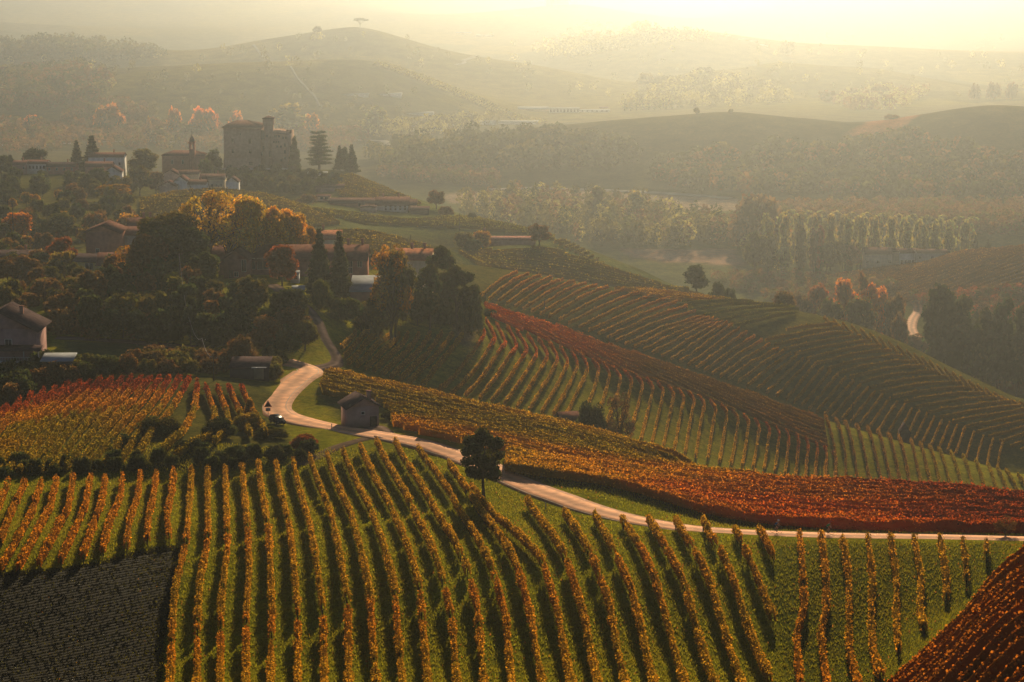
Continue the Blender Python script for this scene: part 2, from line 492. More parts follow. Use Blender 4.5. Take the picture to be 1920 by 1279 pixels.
# ------------------------------------------------------------------ roads
def ribbon(name, P, width, mat, lift=0.10, kind='structure', skirt=0.5):
    """P: (n,2) world centre line"""
    P = resample(np.asarray(P, float), 1.5)
    T = np.gradient(P, axis=0); T /= np.linalg.norm(T, axis=1)[:, None] + 1e-9
    Nn = np.stack([T[:, 1], -T[:, 0]], 1)
    w = np.asarray(width, float)
    if w.ndim: w = np.interp(np.linspace(0, 1, len(P)), np.linspace(0, 1, len(w)), w)
    else: w = np.full(len(P), float(w))
    offs = np.array([-0.5, -0.5, -0.17, 0.17, 0.5, 0.5]); cols = len(offs)
    V = []
    zc = height(P[:, 0], P[:, 1])
    for k, f in enumerate(offs):
        q = P + Nn * (w * f)[:, None]
        zz = 0.5 * zc + 0.5 * height(q[:, 0], q[:, 1]) + lift
        if k in (0, cols - 1):
            q = q + Nn * np.sign(f) * 0.25; zz = height(q[:, 0], q[:, 1]) - skirt
        V.append(np.stack([q[:, 0], q[:, 1], zz], 1))
    V = np.stack(V, 1).reshape(-1, 3)
    n = len(P); idx = np.arange(n * cols).reshape(n, cols)
    Q = np.stack([idx[:-1, :-1].ravel(), idx[:-1, 1:].ravel(), idx[1:, 1:].ravel(), idx[1:, :-1].ravel()], 1)
    uv = np.zeros((n, cols, 3)); uv[:, :, 0] = np.array([0, 0, .33, .66, 1, 1])[None, :]; uv[:, :, 1] = 0.5
    o = mesh_np(name, V, [Q], mat, None, uv.reshape(-1, 3), smooth=False)
    tag(o, kind=kind)
    return o

def resample(P, step):
    P = np.asarray(P, float)
    s = np.concatenate([[0], np.cumsum(np.linalg.norm(np.diff(P, axis=0), axis=1))])
    n = max(2, int(round(s[-1] / step)) + 1)
    t = np.linspace(0, s[-1], n)
    return np.stack([np.interp(t, s, P[:, k]) for k in range(P.shape[1])], 1)

def smooth_line(P, step=2.0, passes=3):
    P = resample(P, step)
    for _ in range(passes):
        Q = P.copy(); Q[1:-1] = 0.25 * P[:-2] + 0.5 * P[1:-1] + 0.25 * P[2:]; P = Q
    return P

def road_mat(name, base, spec=0.05):
    m, nt, N, L, out = new_mat(name)
    b = N.new('ShaderNodeBsdfPrincipled'); b.inputs['Roughness'].default_value = 0.85
    b.inputs['Specular IOR Level'].default_value = spec
    at_ = N.new('ShaderNodeVertexColor'); at_.layer_name = 'Col'
    sep = N.new('ShaderNodeSeparateColor'); L.new(at_.outputs['Color'], sep.inputs[0])
    tc = N.new('ShaderNodeTexCoord'); nz = N.new('ShaderNodeTexNoise'); nz.inputs['Scale'].default_value = 0.5; nz.inputs['Detail'].default_value = 8
    L.new(tc.outputs['Object'], nz.inputs['Vector'])
    # wheel tracks across the width: lighter worn lanes, darker centre and edges
    w = N.new('ShaderNodeMath'); w.operation = 'MULTIPLY'; L.new(sep.outputs[0], w.inputs[0]); w.inputs[1].default_value = 12.57
    c = N.new('ShaderNodeMath'); c.operation = 'COSINE'; L.new(w.outputs[0], c.inputs[0])
    r = N.new('ShaderNodeMapRange'); r.inputs['From Min'].default_value = 1; r.inputs['From Max'].default_value = -1
    r.inputs['To Min'].default_value = 0.72; r.inputs['To Max'].default_value = 1.2
    L.new(c.outputs[0], r.inputs['Value'])
    r2 = N.new('ShaderNodeMapRange'); r2.inputs['From Min'].default_value = 0.3; r2.inputs['From Max'].default_value = 0.7
    r2.inputs['To Min'].default_value = 0.7; r2.inputs['To Max'].default_value = 1.25
    L.new(nz.outputs['Fac'], r2.inputs['Value'])
    k = N.new('ShaderNodeMath'); k.operation = 'MULTIPLY'; L.new(r.outputs[0], k.inputs[0]); L.new(r2.outputs[0], k.inputs[1])
    sc = N.new('ShaderNodeVectorMath'); sc.operation = 'SCALE'; sc.inputs[0].default_value = base
    L.new(k.outputs[0], sc.inputs['Scale']); L.new(sc.outputs[0], b.inputs['Base Color'])
    L.new(b.outputs[0], out.inputs['Surface'])
    return m

M_ROAD = road_mat('worn_asphalt', (0.56, 0.255, 0.115), 0.03)
M_ROAD2 = road_mat('farm_asphalt', (0.13, 0.09, 0.07), 0.0)
M_TRACK = simple_mat('dirt_track', (0.11, 0.075, 0.05), 0.95, 0.3, 0.6, 0.4)
M_PALE = simple_mat('road_edge_paint', (0.45, 0.36, 0.28), 0.8, 0.5, 0.3)

def line_world(img, dmin, dmax, off=0.0, step=2.0, passes=3):
    x, y = cast([p[0] for p in img], [p[1] for p in img], dmin, dmax, off)
    return smooth_line(np.stack([x, y], 1), step, passes)

ROAD_IMG = [(2120,1016),(1920,1013),(1760,1009),(1600,1007),(1500,1005),(1440,1002),(1380,999),(1300,994),(1225,983),(1150,967),(1085,948),(1020,925),(960,899),(900,871),(860,853),(800,836),(750,824),(700,816),(655,808),(610,800),(580,794),(550,787),(525,779),(512,768),(514,755),(525,740),(540,726),(560,710),(578,700),(578,692),(560,686),(540,681),(528,678)]
ROAD_W = line_world(ROAD_IMG, 240, 480, 0, 2.0, 4)
ribbon('road', ROAD_W, [4.6, 4.8, 5.0, 5.4, 6.0, 6.6, 6.6, 6.2], M_ROAD, 0.12)
def edge_line(name, P, off_m, lift=0.128, w=0.14, a=0.0, b=1.0):
    P = resample(P, 1.5); n = len(P); P = P[int(a * n):int(b * n)]
    T = np.gradient(P, axis=0); T /= np.linalg.norm(T, axis=1)[:, None]
    Nn = np.stack([T[:, 1], -T[:, 0]], 1)
    V = []
    for s in (-0.5, 0.5):
        q = P + Nn * (off_m + s * w)
        base = P
        zc = height(base[:, 0], base[:, 1]); sign = math.copysign(1, off_m)
        e = P + Nn * off_m
        V.append(np.stack([q[:, 0], q[:, 1], 0.5 * zc + 0.5 * height(e[:, 0], e[:, 1]) + lift + 0.006], 1))
    V = np.stack(V, 1).reshape(-1, 3); n = len(P); idx = np.arange(n * 2).reshape(n, 2)
    Q = np.stack([idx[:-1, 0], idx[:-1, 1], idx[1:, 1], idx[1:, 0]], 1)
    tag(mesh_np(name, V, [Q], M_PALE), kind='structure')
edge_line('road_edge_line', ROAD_W, 2.25); edge_line('road_edge_line', ROAD_W, -2.25)
BRANCH = line_world([(586,692),(608,688),(628,681),(628,668),(615,650),(604,636),(598,620),(593,605),(583,590),(568,575),(550,560),(530,548),(508,534)], 420, 560, 0, 2.0, 3)
ribbon('farm_road', BRANCH, 3.8, M_ROAD2, 0.16)
LOWER = line_world([(105,634),(170,637),(240,641),(310,647),(365,652)], 430, 500, 0, 2, 2)
ribbon('side_road', LOWER, 3.6, M_ROAD2, 0.12)
FARR = line_world([(1712,560),(1722,572),(1722,585),(1712,598),(1708,615),(1716,632)], 900, 1300, 0, 3, 2)
ribbon('valley_road', FARR, 5.5, M_ROAD, 0.25)
ribbon('farm_track', line_world([(560,872),(600,855),(632,838),(660,830),(690,822)], 330, 380, 0, 2, 2), 2.4, M_TRACK, 0.06)
ribbon('house_drive', line_world([(725,822),(716,810),(700,800),(668,799)], 340, 400, 0, 2, 1), 4.0, M_ROAD2, 0.10)
PATH1 = line_world([(345,1040),(364,1032),(468,1006),(562,990),(675,980),(750,966),(800,954),(880,940),(930,925)], 230, 400)
PATH2 = line_world([(300,1226),(330,1216),(468,1198),(562,1176),(675,1150),(780,1130),(850,1108),(981,1082),(1075,1063),(1187,1052),(1300,1046),(1420,1040),(1500,1026),(1900,1028)], 180, 400)

# ------------------------------------------------------------------ vine rows
def leaf_quads(C, Nrm, size, rng, jitter=0.9):
    """quads centred at C, facing roughly Nrm"""
    n = len(C)
    r = rng.normal(size=(n, 3)) * jitter + Nrm
    r /= np.linalg.norm(r, axis=1)[:, None] + 1e-9
    t = rng.normal(size=(n, 3)); t -= (t * r).sum(1)[:, None] * r; t /= np.linalg.norm(t, axis=1)[:, None] + 1e-9
    b = np.cross(r, t)
    s = (size * rng.uniform(0.6, 1.25, n))[:, None]
    a = s * rng.uniform(0.7, 1.2, (n, 1))
    V = np.stack([C - t * s * 0.5, C + b * a * 0.42 - t * s * 0.05, C + t * s * 0.55, C - b * a * 0.42 + t * s * 0.05], 1)
    return V.reshape(-1, 3), np.arange(n * 4).reshape(n, 4)

PAL = {
 'gold':   ((0.31, 0.155, 0.018), (0.16, 0.12, 0.016)),
 'orange': ((0.32, 0.115, 0.014), (0.22, 0.12, 0.016)),
 'red':    ((0.27, 0.05, 0.012), (0.32, 0.11, 0.014)),
 'darkred':((0.14, 0.022, 0.012), (0.20, 0.045, 0.012)),
 'olive':  ((0.12, 0.10, 0.014), (0.20, 0.12, 0.014)),
 'green':  ((0.07, 0.085, 0.014), (0.11, 0.10, 0.014)),
 'brown':  ((0.15, 0.075, 0.02), (0.11, 0.06, 0.018)),
}
PALA = {k: np.array(v) * np.array([1.65, 1.6, 0.9]) for k, v in PAL.items()}

def row_arrays(P, colfun, rng, lpm=22, size=0.24, h0=0.75, h1=1.95, hw=0.33, core=True, step=1.0, gaps=None, lod=0):
    """one vine row along world polyline P; returns V, [quads], colours"""
    P = resample(P, step)
    n = len(P)
    if n < 4: P = resample(P, 0.1); P = P[np.linspace(0, len(P) - 1, 4).astype(int)] if len(P) >= 4 else np.linspace(P[0], P[-1], 4); n = 4
    keep = np.ones(n, bool)
    if gaps is not None:
        for G, gr in gaps:
            d = np.sqrt(((P[:, None, :] - G[None, ::2, :]) ** 2).sum(-1)).min(1)
            keep &= d > gr
    T = np.gradient(P, axis=0); T /= np.linalg.norm(T, axis=1)[:, None] + 1e-9
    Nn = np.stack([T[:, 1], -T[:, 0]], 1)
    Z = height(P[:, 0], P[:, 1])
    VV = []; FF = []; CC = []; off = 0
    # uneven top and width along the row
    wob = rng.normal(size=n); wob = np.convolve(wob, np.ones(3) / 3, 'same')
    top = h1 + 0.22 * wob; wid = hw * (1 + 0.3 * np.convolve(rng.normal(size=n), np.ones(2) / 2, 'same')[:n])
    wid = np.clip(wid, 0.45 * hw, 1.7 * hw)
    if lod == 0:      # missing vines
        miss = rng.uniform(size=n) < 0.014
        keep &= ~miss
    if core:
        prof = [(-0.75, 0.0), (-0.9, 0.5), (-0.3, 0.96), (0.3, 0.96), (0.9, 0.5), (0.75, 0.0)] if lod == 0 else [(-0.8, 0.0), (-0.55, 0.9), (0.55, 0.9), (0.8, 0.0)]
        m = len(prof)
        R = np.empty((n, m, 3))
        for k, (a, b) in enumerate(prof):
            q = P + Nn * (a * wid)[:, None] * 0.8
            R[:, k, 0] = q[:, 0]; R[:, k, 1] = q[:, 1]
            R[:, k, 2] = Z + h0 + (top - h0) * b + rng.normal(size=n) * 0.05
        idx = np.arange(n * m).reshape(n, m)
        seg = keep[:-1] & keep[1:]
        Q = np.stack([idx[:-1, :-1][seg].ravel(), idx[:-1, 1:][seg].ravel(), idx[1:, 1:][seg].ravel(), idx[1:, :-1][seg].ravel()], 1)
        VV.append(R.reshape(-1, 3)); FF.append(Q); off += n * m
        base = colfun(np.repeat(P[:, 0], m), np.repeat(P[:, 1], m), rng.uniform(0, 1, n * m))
        CC.append(base * 0.55)  # core takes a darkened leaf colour, painting the shade inside the row
    nl = int(lpm * step * (n - 1))
    if nl > 0:
        s = rng.uniform(0, n - 1.001, nl); i = s.astype(int); f = s - i
        ok = keep[i] & keep[np.minimum(i + 1, n - 1)]
        i = i[ok]; f = f[ok]; nl = len(i)
        lerp = lambda A: A[i] * (1 - f) + A[i + 1] * f
        th = rng.uniform(-0.35 * math.pi, 1.35 * math.pi, nl)
        ca, sa = np.cos(th), np.sin(th)
        w_ = lerp(wid); tp = lerp(top)
        zc = (h0 + tp) / 2; hh = (tp - h0) / 2
        rr = rng.uniform(0.8, 1.18, nl)
        lat = np.sign(ca) * np.abs(ca) ** 0.6 * w_ * rr
        zz = zc + np.sign(sa) * np.abs(sa) ** 0.6 * hh * rng.uniform(0.85, 1.12, nl)
        shoots = rng.uniform(size=nl) < 0.07
        zz = np.where(shoots, tp + rng.uniform(0, 0.3, nl), zz); lat = np.where(shoots, lat * 0.4, lat)
        x = lerp(P[:, 0]) + lerp(Nn[:, 0]) * lat; y = lerp(P[:, 1]) + lerp(Nn[:, 1]) * lat
        z = lerp(Z) + zz
        C = np.stack([x, y, z], 1)
        Nr = np.stack([lerp(Nn[:, 0]) * ca, lerp(Nn[:, 1]) * ca, sa], 1)
        lv, lq = leaf_quads(C, Nr, np.full(nl, size), rng)
        VV.append(lv); FF.append(lq + off); off += len(lv)
        cc = colfun(x, y, rng.uniform(0, 1, nl))
        cc = cc * rng.uniform(0.35, 1.5, (nl, 1))
        CC.append(np.repeat(cc, 4, 0))
    return np.vstack(VV), [q for q in FF if len(q)], np.vstack(CC)

def stems_arrays(P, rng, gaps=None, sp=0.95, h=0.95, r=0.045, post_every=6):
    P = resample(P, sp); n = len(P)
    keep = np.ones(n, bool)
    if gaps is not None:
        for G, gr in gaps:
            d = np.sqrt(((P[:, None, :] - G[None, ::2, :]) ** 2).sum(-1)).min(1)
            keep &= d > gr
    P = P[keep]; n = len(P)
    if n == 0: return None
    Z = height(P[:, 0], P[:, 1])
    isp = (np.arange(n) % post_every) == 0
    hh = np.where(isp, 2.05, h); rr = np.where(isp, 0.05, r)
    lean = np.where(isp, 0, 1) * 0.12
    V = np.empty((n, 6, 3))
    for k in range(3):
        a = k * 2.0944
        V[:, k, 0] = P[:, 0] + rr * math.cos(a); V[:, k, 1] = P[:, 1] + rr * math.sin(a); V[:, k, 2] = Z - 0.15
        V[:, k + 3, 0] = P[:, 0] + rr * 0.8 * math.cos(a) + rng.normal(size=n) * lean * 0.6
        V[:, k + 3, 1] = P[:, 1] + rr * 0.8 * math.sin(a); V[:, k + 3, 2] = Z + hh
    b = (np.arange(n) * 6)[:, None]
    Q = np.concatenate([b + np.array([k, (k + 1) % 3, (k + 1) % 3 + 3, k + 3]) for k in range(3)])
    return V.reshape(-1, 3), [Q]

def pal_fun(stops, field=None, mixw=0.35, blotch=0.6, scale=9.0):
    """colour by a 0..1 field over the ground; stops: [(t, name)]"""
    ts = np.array([s[0] for s in stops]); A = np.array([PALA[s[1]][0] for s in stops]); B = np.array([PALA[s[1]][1] for s in stops])
    def f(x, y, r):
        t = field(x, y) if field is not None else np.zeros_like(x)
        t = t + 0.12 * np.sin(x / scale + 1.3 * np.sin(y / (scale * 1.7))) * np.cos(y / scale)
        a = np.stack([np.interp(t, ts, A[:, k]) for k in range(3)], 1); b = np.stack([np.interp(t, ts, B[:, k]) for k in range(3)], 1)
        bl = 0.5 + 0.5 * np.sin(x * 0.31 + 2 * np.sin(y * 0.23)) * np.sin(y * 0.19 + x * 0.07)
        w = np.clip(0.5 * bl + r - 0.4, 0, 1)[:, None]
        return a * (1 - w) + b * w
    return f

ORD = ['first','second','third','fourth','fifth','sixth','seventh','eighth','ninth','tenth','eleventh','twelfth','thirteenth','fourteenth','fifteenth','sixteenth','seventeenth','eighteenth','nineteenth']
TENS = {20:('twentieth','twenty'),30:('thirtieth','thirty'),40:('fortieth','forty'),50:('fiftieth','fifty'),60:('sixtieth','sixty'),70:('seventieth','seventy')}
def ordinal(n):
    if n < 20: return ORD[n - 1]
    t = n // 10 * 10
    return TENS[t][0] if n == t else TENS[t][1] + '-' + ORD[n - t - 1]

N_ROWS = 0
def add_row(P, colfun, label, group, **kw):
    global N_ROWS
    stems = kw.pop('stems', True)
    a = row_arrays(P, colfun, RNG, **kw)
    if a is None or len(a[1]) == 0: return
    x, y = float(P[len(P) // 2][0]), float(P[len(P) // 2][1])
    root = empty('vine_row', (0, 0, 0))
    o0 = np.array([x, y, float(height(x, y))])
    root.location = o0
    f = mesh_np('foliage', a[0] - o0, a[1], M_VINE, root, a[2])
    if stems:
        s = stems_arrays(P, RNG, kw.get('gaps'))
        if s is not None:
            so = mesh_np('vine_trunks', s[0] - o0, s[1], M_POST, root)
            tag(so, kind='stuff')
    tag(root, label, 'vine row', group)
    N_ROWS += 1
    return root

def stuff_rows(name, rows, colfun, label, **kw):
    VV = []; FF = []; CC = []; off = 0
    for P in rows:
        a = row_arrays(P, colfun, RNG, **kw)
        if a is None: continue
        VV.append(a[0]); CC.append(a[2]); FF += [q + off for q in a[1]]; off += len(a[0])
    if not VV: return
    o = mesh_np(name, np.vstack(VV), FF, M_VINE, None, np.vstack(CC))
    return tag(o, label, 'vine rows', None, 'stuff')

def guide_rows(guides, dmin, dmax, off=1.4, count=None):
    """guides: list of (index, image polyline); rows in between are interpolated on the ground"""
    G = []
    for i, img in guides:
        x, y = cast([p[0] for p in img], [p[1] for p in img], dmin, dmax, off)
        P = np.stack([x, y], 1)
        s = np.concatenate([[0], np.cumsum(np.linalg.norm(np.diff(P, axis=0), axis=1))])
        m = 14; t = np.linspace(0, s[-1], m)
        G.append((i, np.stack([np.interp(t, s, P[:, k]) for k in range(2)], 1)))
    I = np.array([g[0] for g in G], float); A = np.array([g[1] for g in G])
    out = []
    for i in range(int(I[0]), int(I[-1]) + 1):
        out.append(np.stack([[np.interp(i, I, A[:, j, k]) for k in range(2)] for j in range(A.shape[1])]))
    return out

def fill_rows(poly, a, b, spacing, dmin, dmax, off=1.4, minlen=6, bend=0.0):
    """straight parallel rows clipped to an image polygon laid on the ground; a-b gives the direction"""
    den = []
    for p, q in zip(poly, poly[1:] + poly[:1]):
        n = max(1, int(math.hypot(q[0] - p[0], q[1] - p[1]) / 12))
        den += [(p[0] + (q[0] - p[0]) * t / n, p[1] + (q[1] - p[1]) * t / n) for t in range(n)]
    x, y = cast([p[0] for p in den], [p[1] for p in den], dmin, dmax, off)
    W = np.stack([x, y], 1)
    dx, dy = cast([a[0], b[0]], [a[1], b[1]], dmin, dmax, off)
    d = np.array([dx[1] - dx[0], dy[1] - dy[0]]); d /= np.linalg.norm(d)
    nrm = np.array([-d[1], d[0]])
    c = W @ nrm; s = W @ d
    out = []
    nW = len(W)
    for k in np.arange(c.min() + spacing / 2, c.max(), spacing):
        xs = []
        for i in range(nW):
            c1, c2 = c[i], c[(i + 1) % nW]
            if (c1 > k) != (c2 > k):
                t = (k - c1) / (c2 - c1); xs.append(s[i] + t * (s[(i + 1) % nW] - s[i]))
        xs.sort()
        for j in range(0, len(xs) - 1, 2):
            if xs[j + 1] - xs[j] > minlen:
                tt = np.linspace(xs[j], xs[j + 1], 6)
                u = (tt - tt[0]) / (tt[-1] - tt[0])
                kk = k + bend * 4 * u * (1 - u) * (tt[-1] - tt[0])
                out.append(nrm[None, :] * kk[:, None] + d[None, :] * tt[:, None])
    return out

# --- foreground vineyard, traced row by row
F_ROWS = [
 [(359,877),(350,1010),(328,1100),(322,1180),(318,1279),(315,1400)],
 [(389,877),(390,1010),(374,1090),(370,1160),(369,1279),(366,1400)],
 [(422,875),(427,1020),(414,1130),(412,1279),(410,1400)],
 [(454,869),(465,995),(467,1060),(461,1160),(461,1279),(462,1400)],
 [(484,865),(504,995),(510,1137),(506,1279),(506,1400)],
 [(517,862),(543,987),(558,1137),(558,1279),(560,1400)],
 [(549,858),(581,980),(605,1137),(608,1279),(612,1400)],
 [(581,854),(618,950),(652,1126),(654,1279),(658,1400)],
 [(613,850),(654,950),(693,1107),(706,1279),(712,1400)],
 [(643,843),(691,942),(740,1100),(755,1279),(762,1400)],
 [(675,832),(729,938),(787,1096),(803,1279),(812,1400)],
 [(706,824),(762,924),(829,1077),(848,1160),(857,1279),(866,1400)],
 [(741,824),(799,920),(876,1062),(895,1137),(908,1279),(918,1400)],
 [(784,836),(842,916),(921,1058),(949,1156),(960,1279),(972,1400)],
 [(839,862),(880,920),(966,1049),(995,1150),(1018,1279),(1034,1400)],
 [(883,906),(925,960),(1014,1041),(1047,1150),(1073,1279),(1090,1400)],
 [(988,933),(1058,1036),(1095,1150),(1123,1279),(1142,1400)],
 [(1058,957),(1104,1028),(1143,1130),(1174,1279),(1194,1400)],
 [(1114,962),(1148,1024),(1186,1107),(1204,1182),(1227,1279),(1248,1400)],
 [(1166,970),(1195,1013),(1227,1078),(1254,1173),(1285,1279),(1306,1400)],
 [(1216,970),(1239,1008),(1281,1084),(1307,1176),(1341,1279),(1364,1400)],
 [(1266,972),(1284,1001),(1328,1078),(1355,1167),(1392,1279),(1414,1400)],
 [(1318,974),(1332,1000),(1370,1066),(1396,1152),(1444,1268)],
 [(1377,987),(1396,1024),(1420,1078),(1450,1155)],
 [(1423,987),(1436,1010),(1451,1039)],
]
def fld_front(x, y):
    px, py = project(x, y, height(x, y) + 1.4)
    p2 = np.interp(px, [300, 600, 800, 1000, 1200, 1400, 1500], [1170, 1140, 1110, 1060, 1020, 1000, 990])
    t = np.where(py > p2, 1.0 - (py - p2) / 260.0, 0.25 + 0.5 * np.exp(-((py - (p2 - 130)) / 60.0) ** 2) * np.clip((700 - px) / 300, 0, 1))
    return t
cf_front = pal_fun([(0.0, 'gold'), (0.45, 'gold'), (0.8, 'orange'), (1.0, 'orange')], fld_front)
cf_front2 = pal_fun([(0.0, 'gold'), (0.5, 'gold'), (1.0, 'orange')], fld_front)
GAPS = [(PATH1, 1.3), (PATH2, 1.5)]
for i, img in enumerate(F_ROWS):
    x, y = cast([p[0] for p in img], [p[1] for p in img], 150, 420, 1.55)
    P = smooth_line(np.stack([x, y], 1), 1.0, 2)
    n = i + 1
    ends = 'ending at the track' if i < 11 else 'ending at the road'
    lab = '%s gold row from the left in the big front vineyard, %s' % (ordinal(n), ends)
    add_row(P, cf_front if i < 20 else cf_front2, lab, 'long vine rows of the big front vineyard', lpm=50, size=0.21, gaps=GAPS, h0=0.8, h1=1.9, hw=0.38)

L_ROWS = [[(46,902),(0,1010)],[(77,902),(60,955),(36,1000),(0,1063)],[(106,897),(93,950),(60,1010),(34,1060)],[(137,890),(128,950),(100,1000),(72,1053)],[(170,888),(160,945),(140,990),(113,1046)],[(197,893),(190,940),(172,990),(155,1040)],[(230,889),(225,930),(205,975),(192,1028)],[(263,884),(258,930),(243,970),(237,1020)],[(293,882),(287,930),(278,970),(276,1008)],[(326,878),(320,930),(313,960),(317,1004)]]
L_ROWS = [[(15,902),(-30,1020)],[(-16,908),(-80,1030)]][::-1] + L_ROWS
cf_left = pal_fun([(0, 'orange'), (1, 'orange')])
for i, img in enumerate(L_ROWS):
    x, y = cast([p[0] for p in img], [p[1] for p in img], 150, 420, 1.55)
    P = smooth_line(np.stack([x, y], 1), 1.0, 2)
    add_row(P, cf_left, '%s rust orange vine row from the left edge, above the dark ploughed field' % ordinal(i + 1),
            'short rust orange vine rows above the ploughed field', lpm=34, size=0.24, h0=0.75, h1=1.9, hw=0.38)

G_ROWS = [[(1499,998),(1504,1048),(1509,1137),(1493,1190),(1501,1279),(1503,1380)],[(1539,1001),(1549,1078),(1550,1137),(1539,1182),(1552,1279),(1560,1380)],[(1579,1008),(1592,1078),(1592,1211),(1610,1279),(1625,1340)],
 [(1627,1008),(1636,1078),(1633,1167),(1638,1220),(1653,1262)],[(1669,1004),(1681,1078),(1680,1158),(1686,1215)],[(1713,1007),(1728,1078),(1724,1137),(1734,1172)],[(1762,1007),(1775,1078),(1774,1120)],[(1805,1011),(1811,1048),(1812,1085)],[(1850,1016),(1850,1045)]]
cf_g = pal_fun([(0, 'brown'), (0.5, 'gold'), (1, 'orange')], lambda x, y: np.clip((62 - x) / 30, 0, 1))
for i, img in enumerate(G_ROWS):
    x, y = cast([p[0] for p in img], [p[1] for p in img], 150, 420, 1.4)
    P = smooth_line(np.stack([x, y], 1), 1.0, 2)
    add_row(P, cf_g, '%s row from the left on the green grass of the right hand front vineyard' % ordinal(i + 1),
            'spaced vine rows on the green grass at right', lpm=30 - 2 * min(i, 6), size=0.24, h0=0.7, h1=1.95, hw=0.36)

C_ROWS = fill_rows([(1655,1290),(1767,1184),(1826,1125),(1920,1022),(2050,890),(2050,1400),(1640,1400)], (1767,1184), (1920,1024), 2.3, 120, 214, 1.5)
C_ROWS.sort(key=lambda P: -P[:, 1].mean())
cf_c = pal_fun([(0, 'darkred'), (1, 'orange')], lambda x, y: 0.5 + 0 * x)
for i, P in enumerate(C_ROWS):
    add_row(smooth_line(P, 1.0, 1), cf_c, '%s dark red row from the top of the slanting corner vineyard' % ordinal(i + 1),
            'dark red slanting vine rows in the bottom right corner', lpm=36, size=0.26, h0=0.6, h1=2.0, hw=0.4)

# --- grass tufts and clods of the near ground: real blades and lumps
def near_cover():
    rng = np.random.default_rng(11)
    n = 330000
    y = rng.uniform(170, 352, n); u = rng.uniform(-0.262, 0.262, n); x = u * y
    z = height(x, y); px, py = project(x, y, z)
    soil = in_poly(px + rng.normal(size=n) * 7, py + rng.normal(size=n) * 5, COVERS[0][0]) & (y < 300)
    corner = in_poly(px, py, COVERS[2][0]) & (y < 212)
    road = np.zeros(n, bool)
    R = ROAD_W[::3]
    for i in range(0, n, 20000):
        d = np.sqrt((x[i:i+20000, None] - R[None, :, 0]) ** 2 + (y[i:i+20000, None] - R[None, :, 1]) ** 2).min(1)
        road[i:i+20000] = d < 3.9
    for G in (PATH1, PATH2):
        for i in range(0, n, 20000):
            d = np.sqrt((x[i:i+20000, None] - G[None, ::2, 0]) ** 2 + (y[i:i+20000, None] - G[None, ::2, 1]) ** 2).min(1)
            road[i:i+20000] |= (d < 0.7) & (rng.uniform(size=len(d)) < 0.8)
    edge = np.exp(-((px - 330) / 75.0) ** 2) * 0.7 + 0.16 + 0.25 * (np.sin(x * 0.4 + y * 1.9) > 0.55)
    keep = ~road & ~corner & (~soil | (rng.uniform(size=n) < edge)) & (py < 1330)
    patch = 0.5 + 0.5 * np.sin(x * 0.21 + 1.7 * np.sin(y * 0.13)) * np.sin(y * 0.17 + 1.1 * np.sin(x * 0.11))
    keep &= rng.uniform(size=n) < 0.55 + 0.45 * patch
    x, y, z, px, py, soil, patch = [a[keep] for a in (x, y, z, px, py, soil, patch)]; m = len(x)
    a = rng.uniform(0, math.pi, m); h = rng.uniform(0.12, 0.38, m) * np.where(soil, 0.6, 1); w = rng.uniform(0.12, 0.26, m)
    lean = rng.normal(size=(m, 2)) * 0.08
    V = np.empty((m, 3, 3))
    V[:, 0] = np.stack([x - w * np.cos(a) / 2, y - w * np.sin(a) / 2, z - 0.03], 1)
    V[:, 1] = np.stack([x + w * np.cos(a) / 2, y + w * np.sin(a) / 2, z - 0.03], 1)
    V[:, 2] = np.stack([x + lean[:, 0], y + lean[:, 1], z + h], 1)
    c = np.array([0.18, 0.19, 0.012])[None, :] * rng.uniform(0.6, 1.35, (m, 1))
    c = c * (1 - 0.5 * patch[:, None]) + np.array([0.21, 0.17, 0.014])[None, :] * 0.5 * patch[:, None]
    c = np.where(soil[:, None], c * 0.30, c); c = c * np.interp(px, [1380, 1480], [1.0, 0.72])[:, None]
    fallen = rng.uniform(size=m) < 0.02
    c[fallen] = np.array([0.30, 0.13, 0.02])
    tag(mesh_np('grass', V.reshape(-1, 3), [np.arange(m * 3).reshape(m, 3)], M_VINE, None, np.repeat(c, 3, 0)), 'short green grass between the vine rows of the front vineyard', 'grass', None, 'stuff')
    # clods along the furrows of the ploughed field
    k = 26000
    y = rng.uniform(195, 300, k); x = rng.uniform(-0.265, -0.14, k) * y
    fur = x * 0.28 + y
    x = x + 0; y = y + (np.round(fur / 0.9) * 0.9 - fur) * 0.85
    z = height(x, y); px, py = project(x, y, z); q = in_poly(px, py, COVERS[0][0]) & (px < 325)
    x, y, z = x[q], y[q], z[q]; k = len(x)
    s = rng.uniform(0.10, 0.26, k)[:, None, None]
    base = np.array([(1, 0, 0), (-0.5, 0.87, 0), (-0.5, -0.87, 0), (0, 0, 0.9)])[None] * s * rng.uniform(0.7, 1.3, (k, 4, 3))
    V = base + np.stack([x, y, z - 0.03], 1)[:, None, :]
    b = (np.arange(k) * 4)[:, None]
    Tq = np.concatenate([b + np.array(t) for t in ((0, 1, 3), (1, 2, 3), (2, 0, 3))])
    c = np.array(SOIL)[None] * rng.uniform(0.7, 1.8, (k, 1))
    tag(mesh_np('soil_clods', V.reshape(-1, 3), [Tq], M_SOIL, None, np.repeat(c, 4, 0)), 'turned clods in the furrows of the dark ploughed field', 'soil', None, 'stuff')
M_SOIL = simple_mat('soil', (0.012, 0.011, 0.007), 0.95, 0.4, 1.0, 0, 0, 0.05)
near_cover()
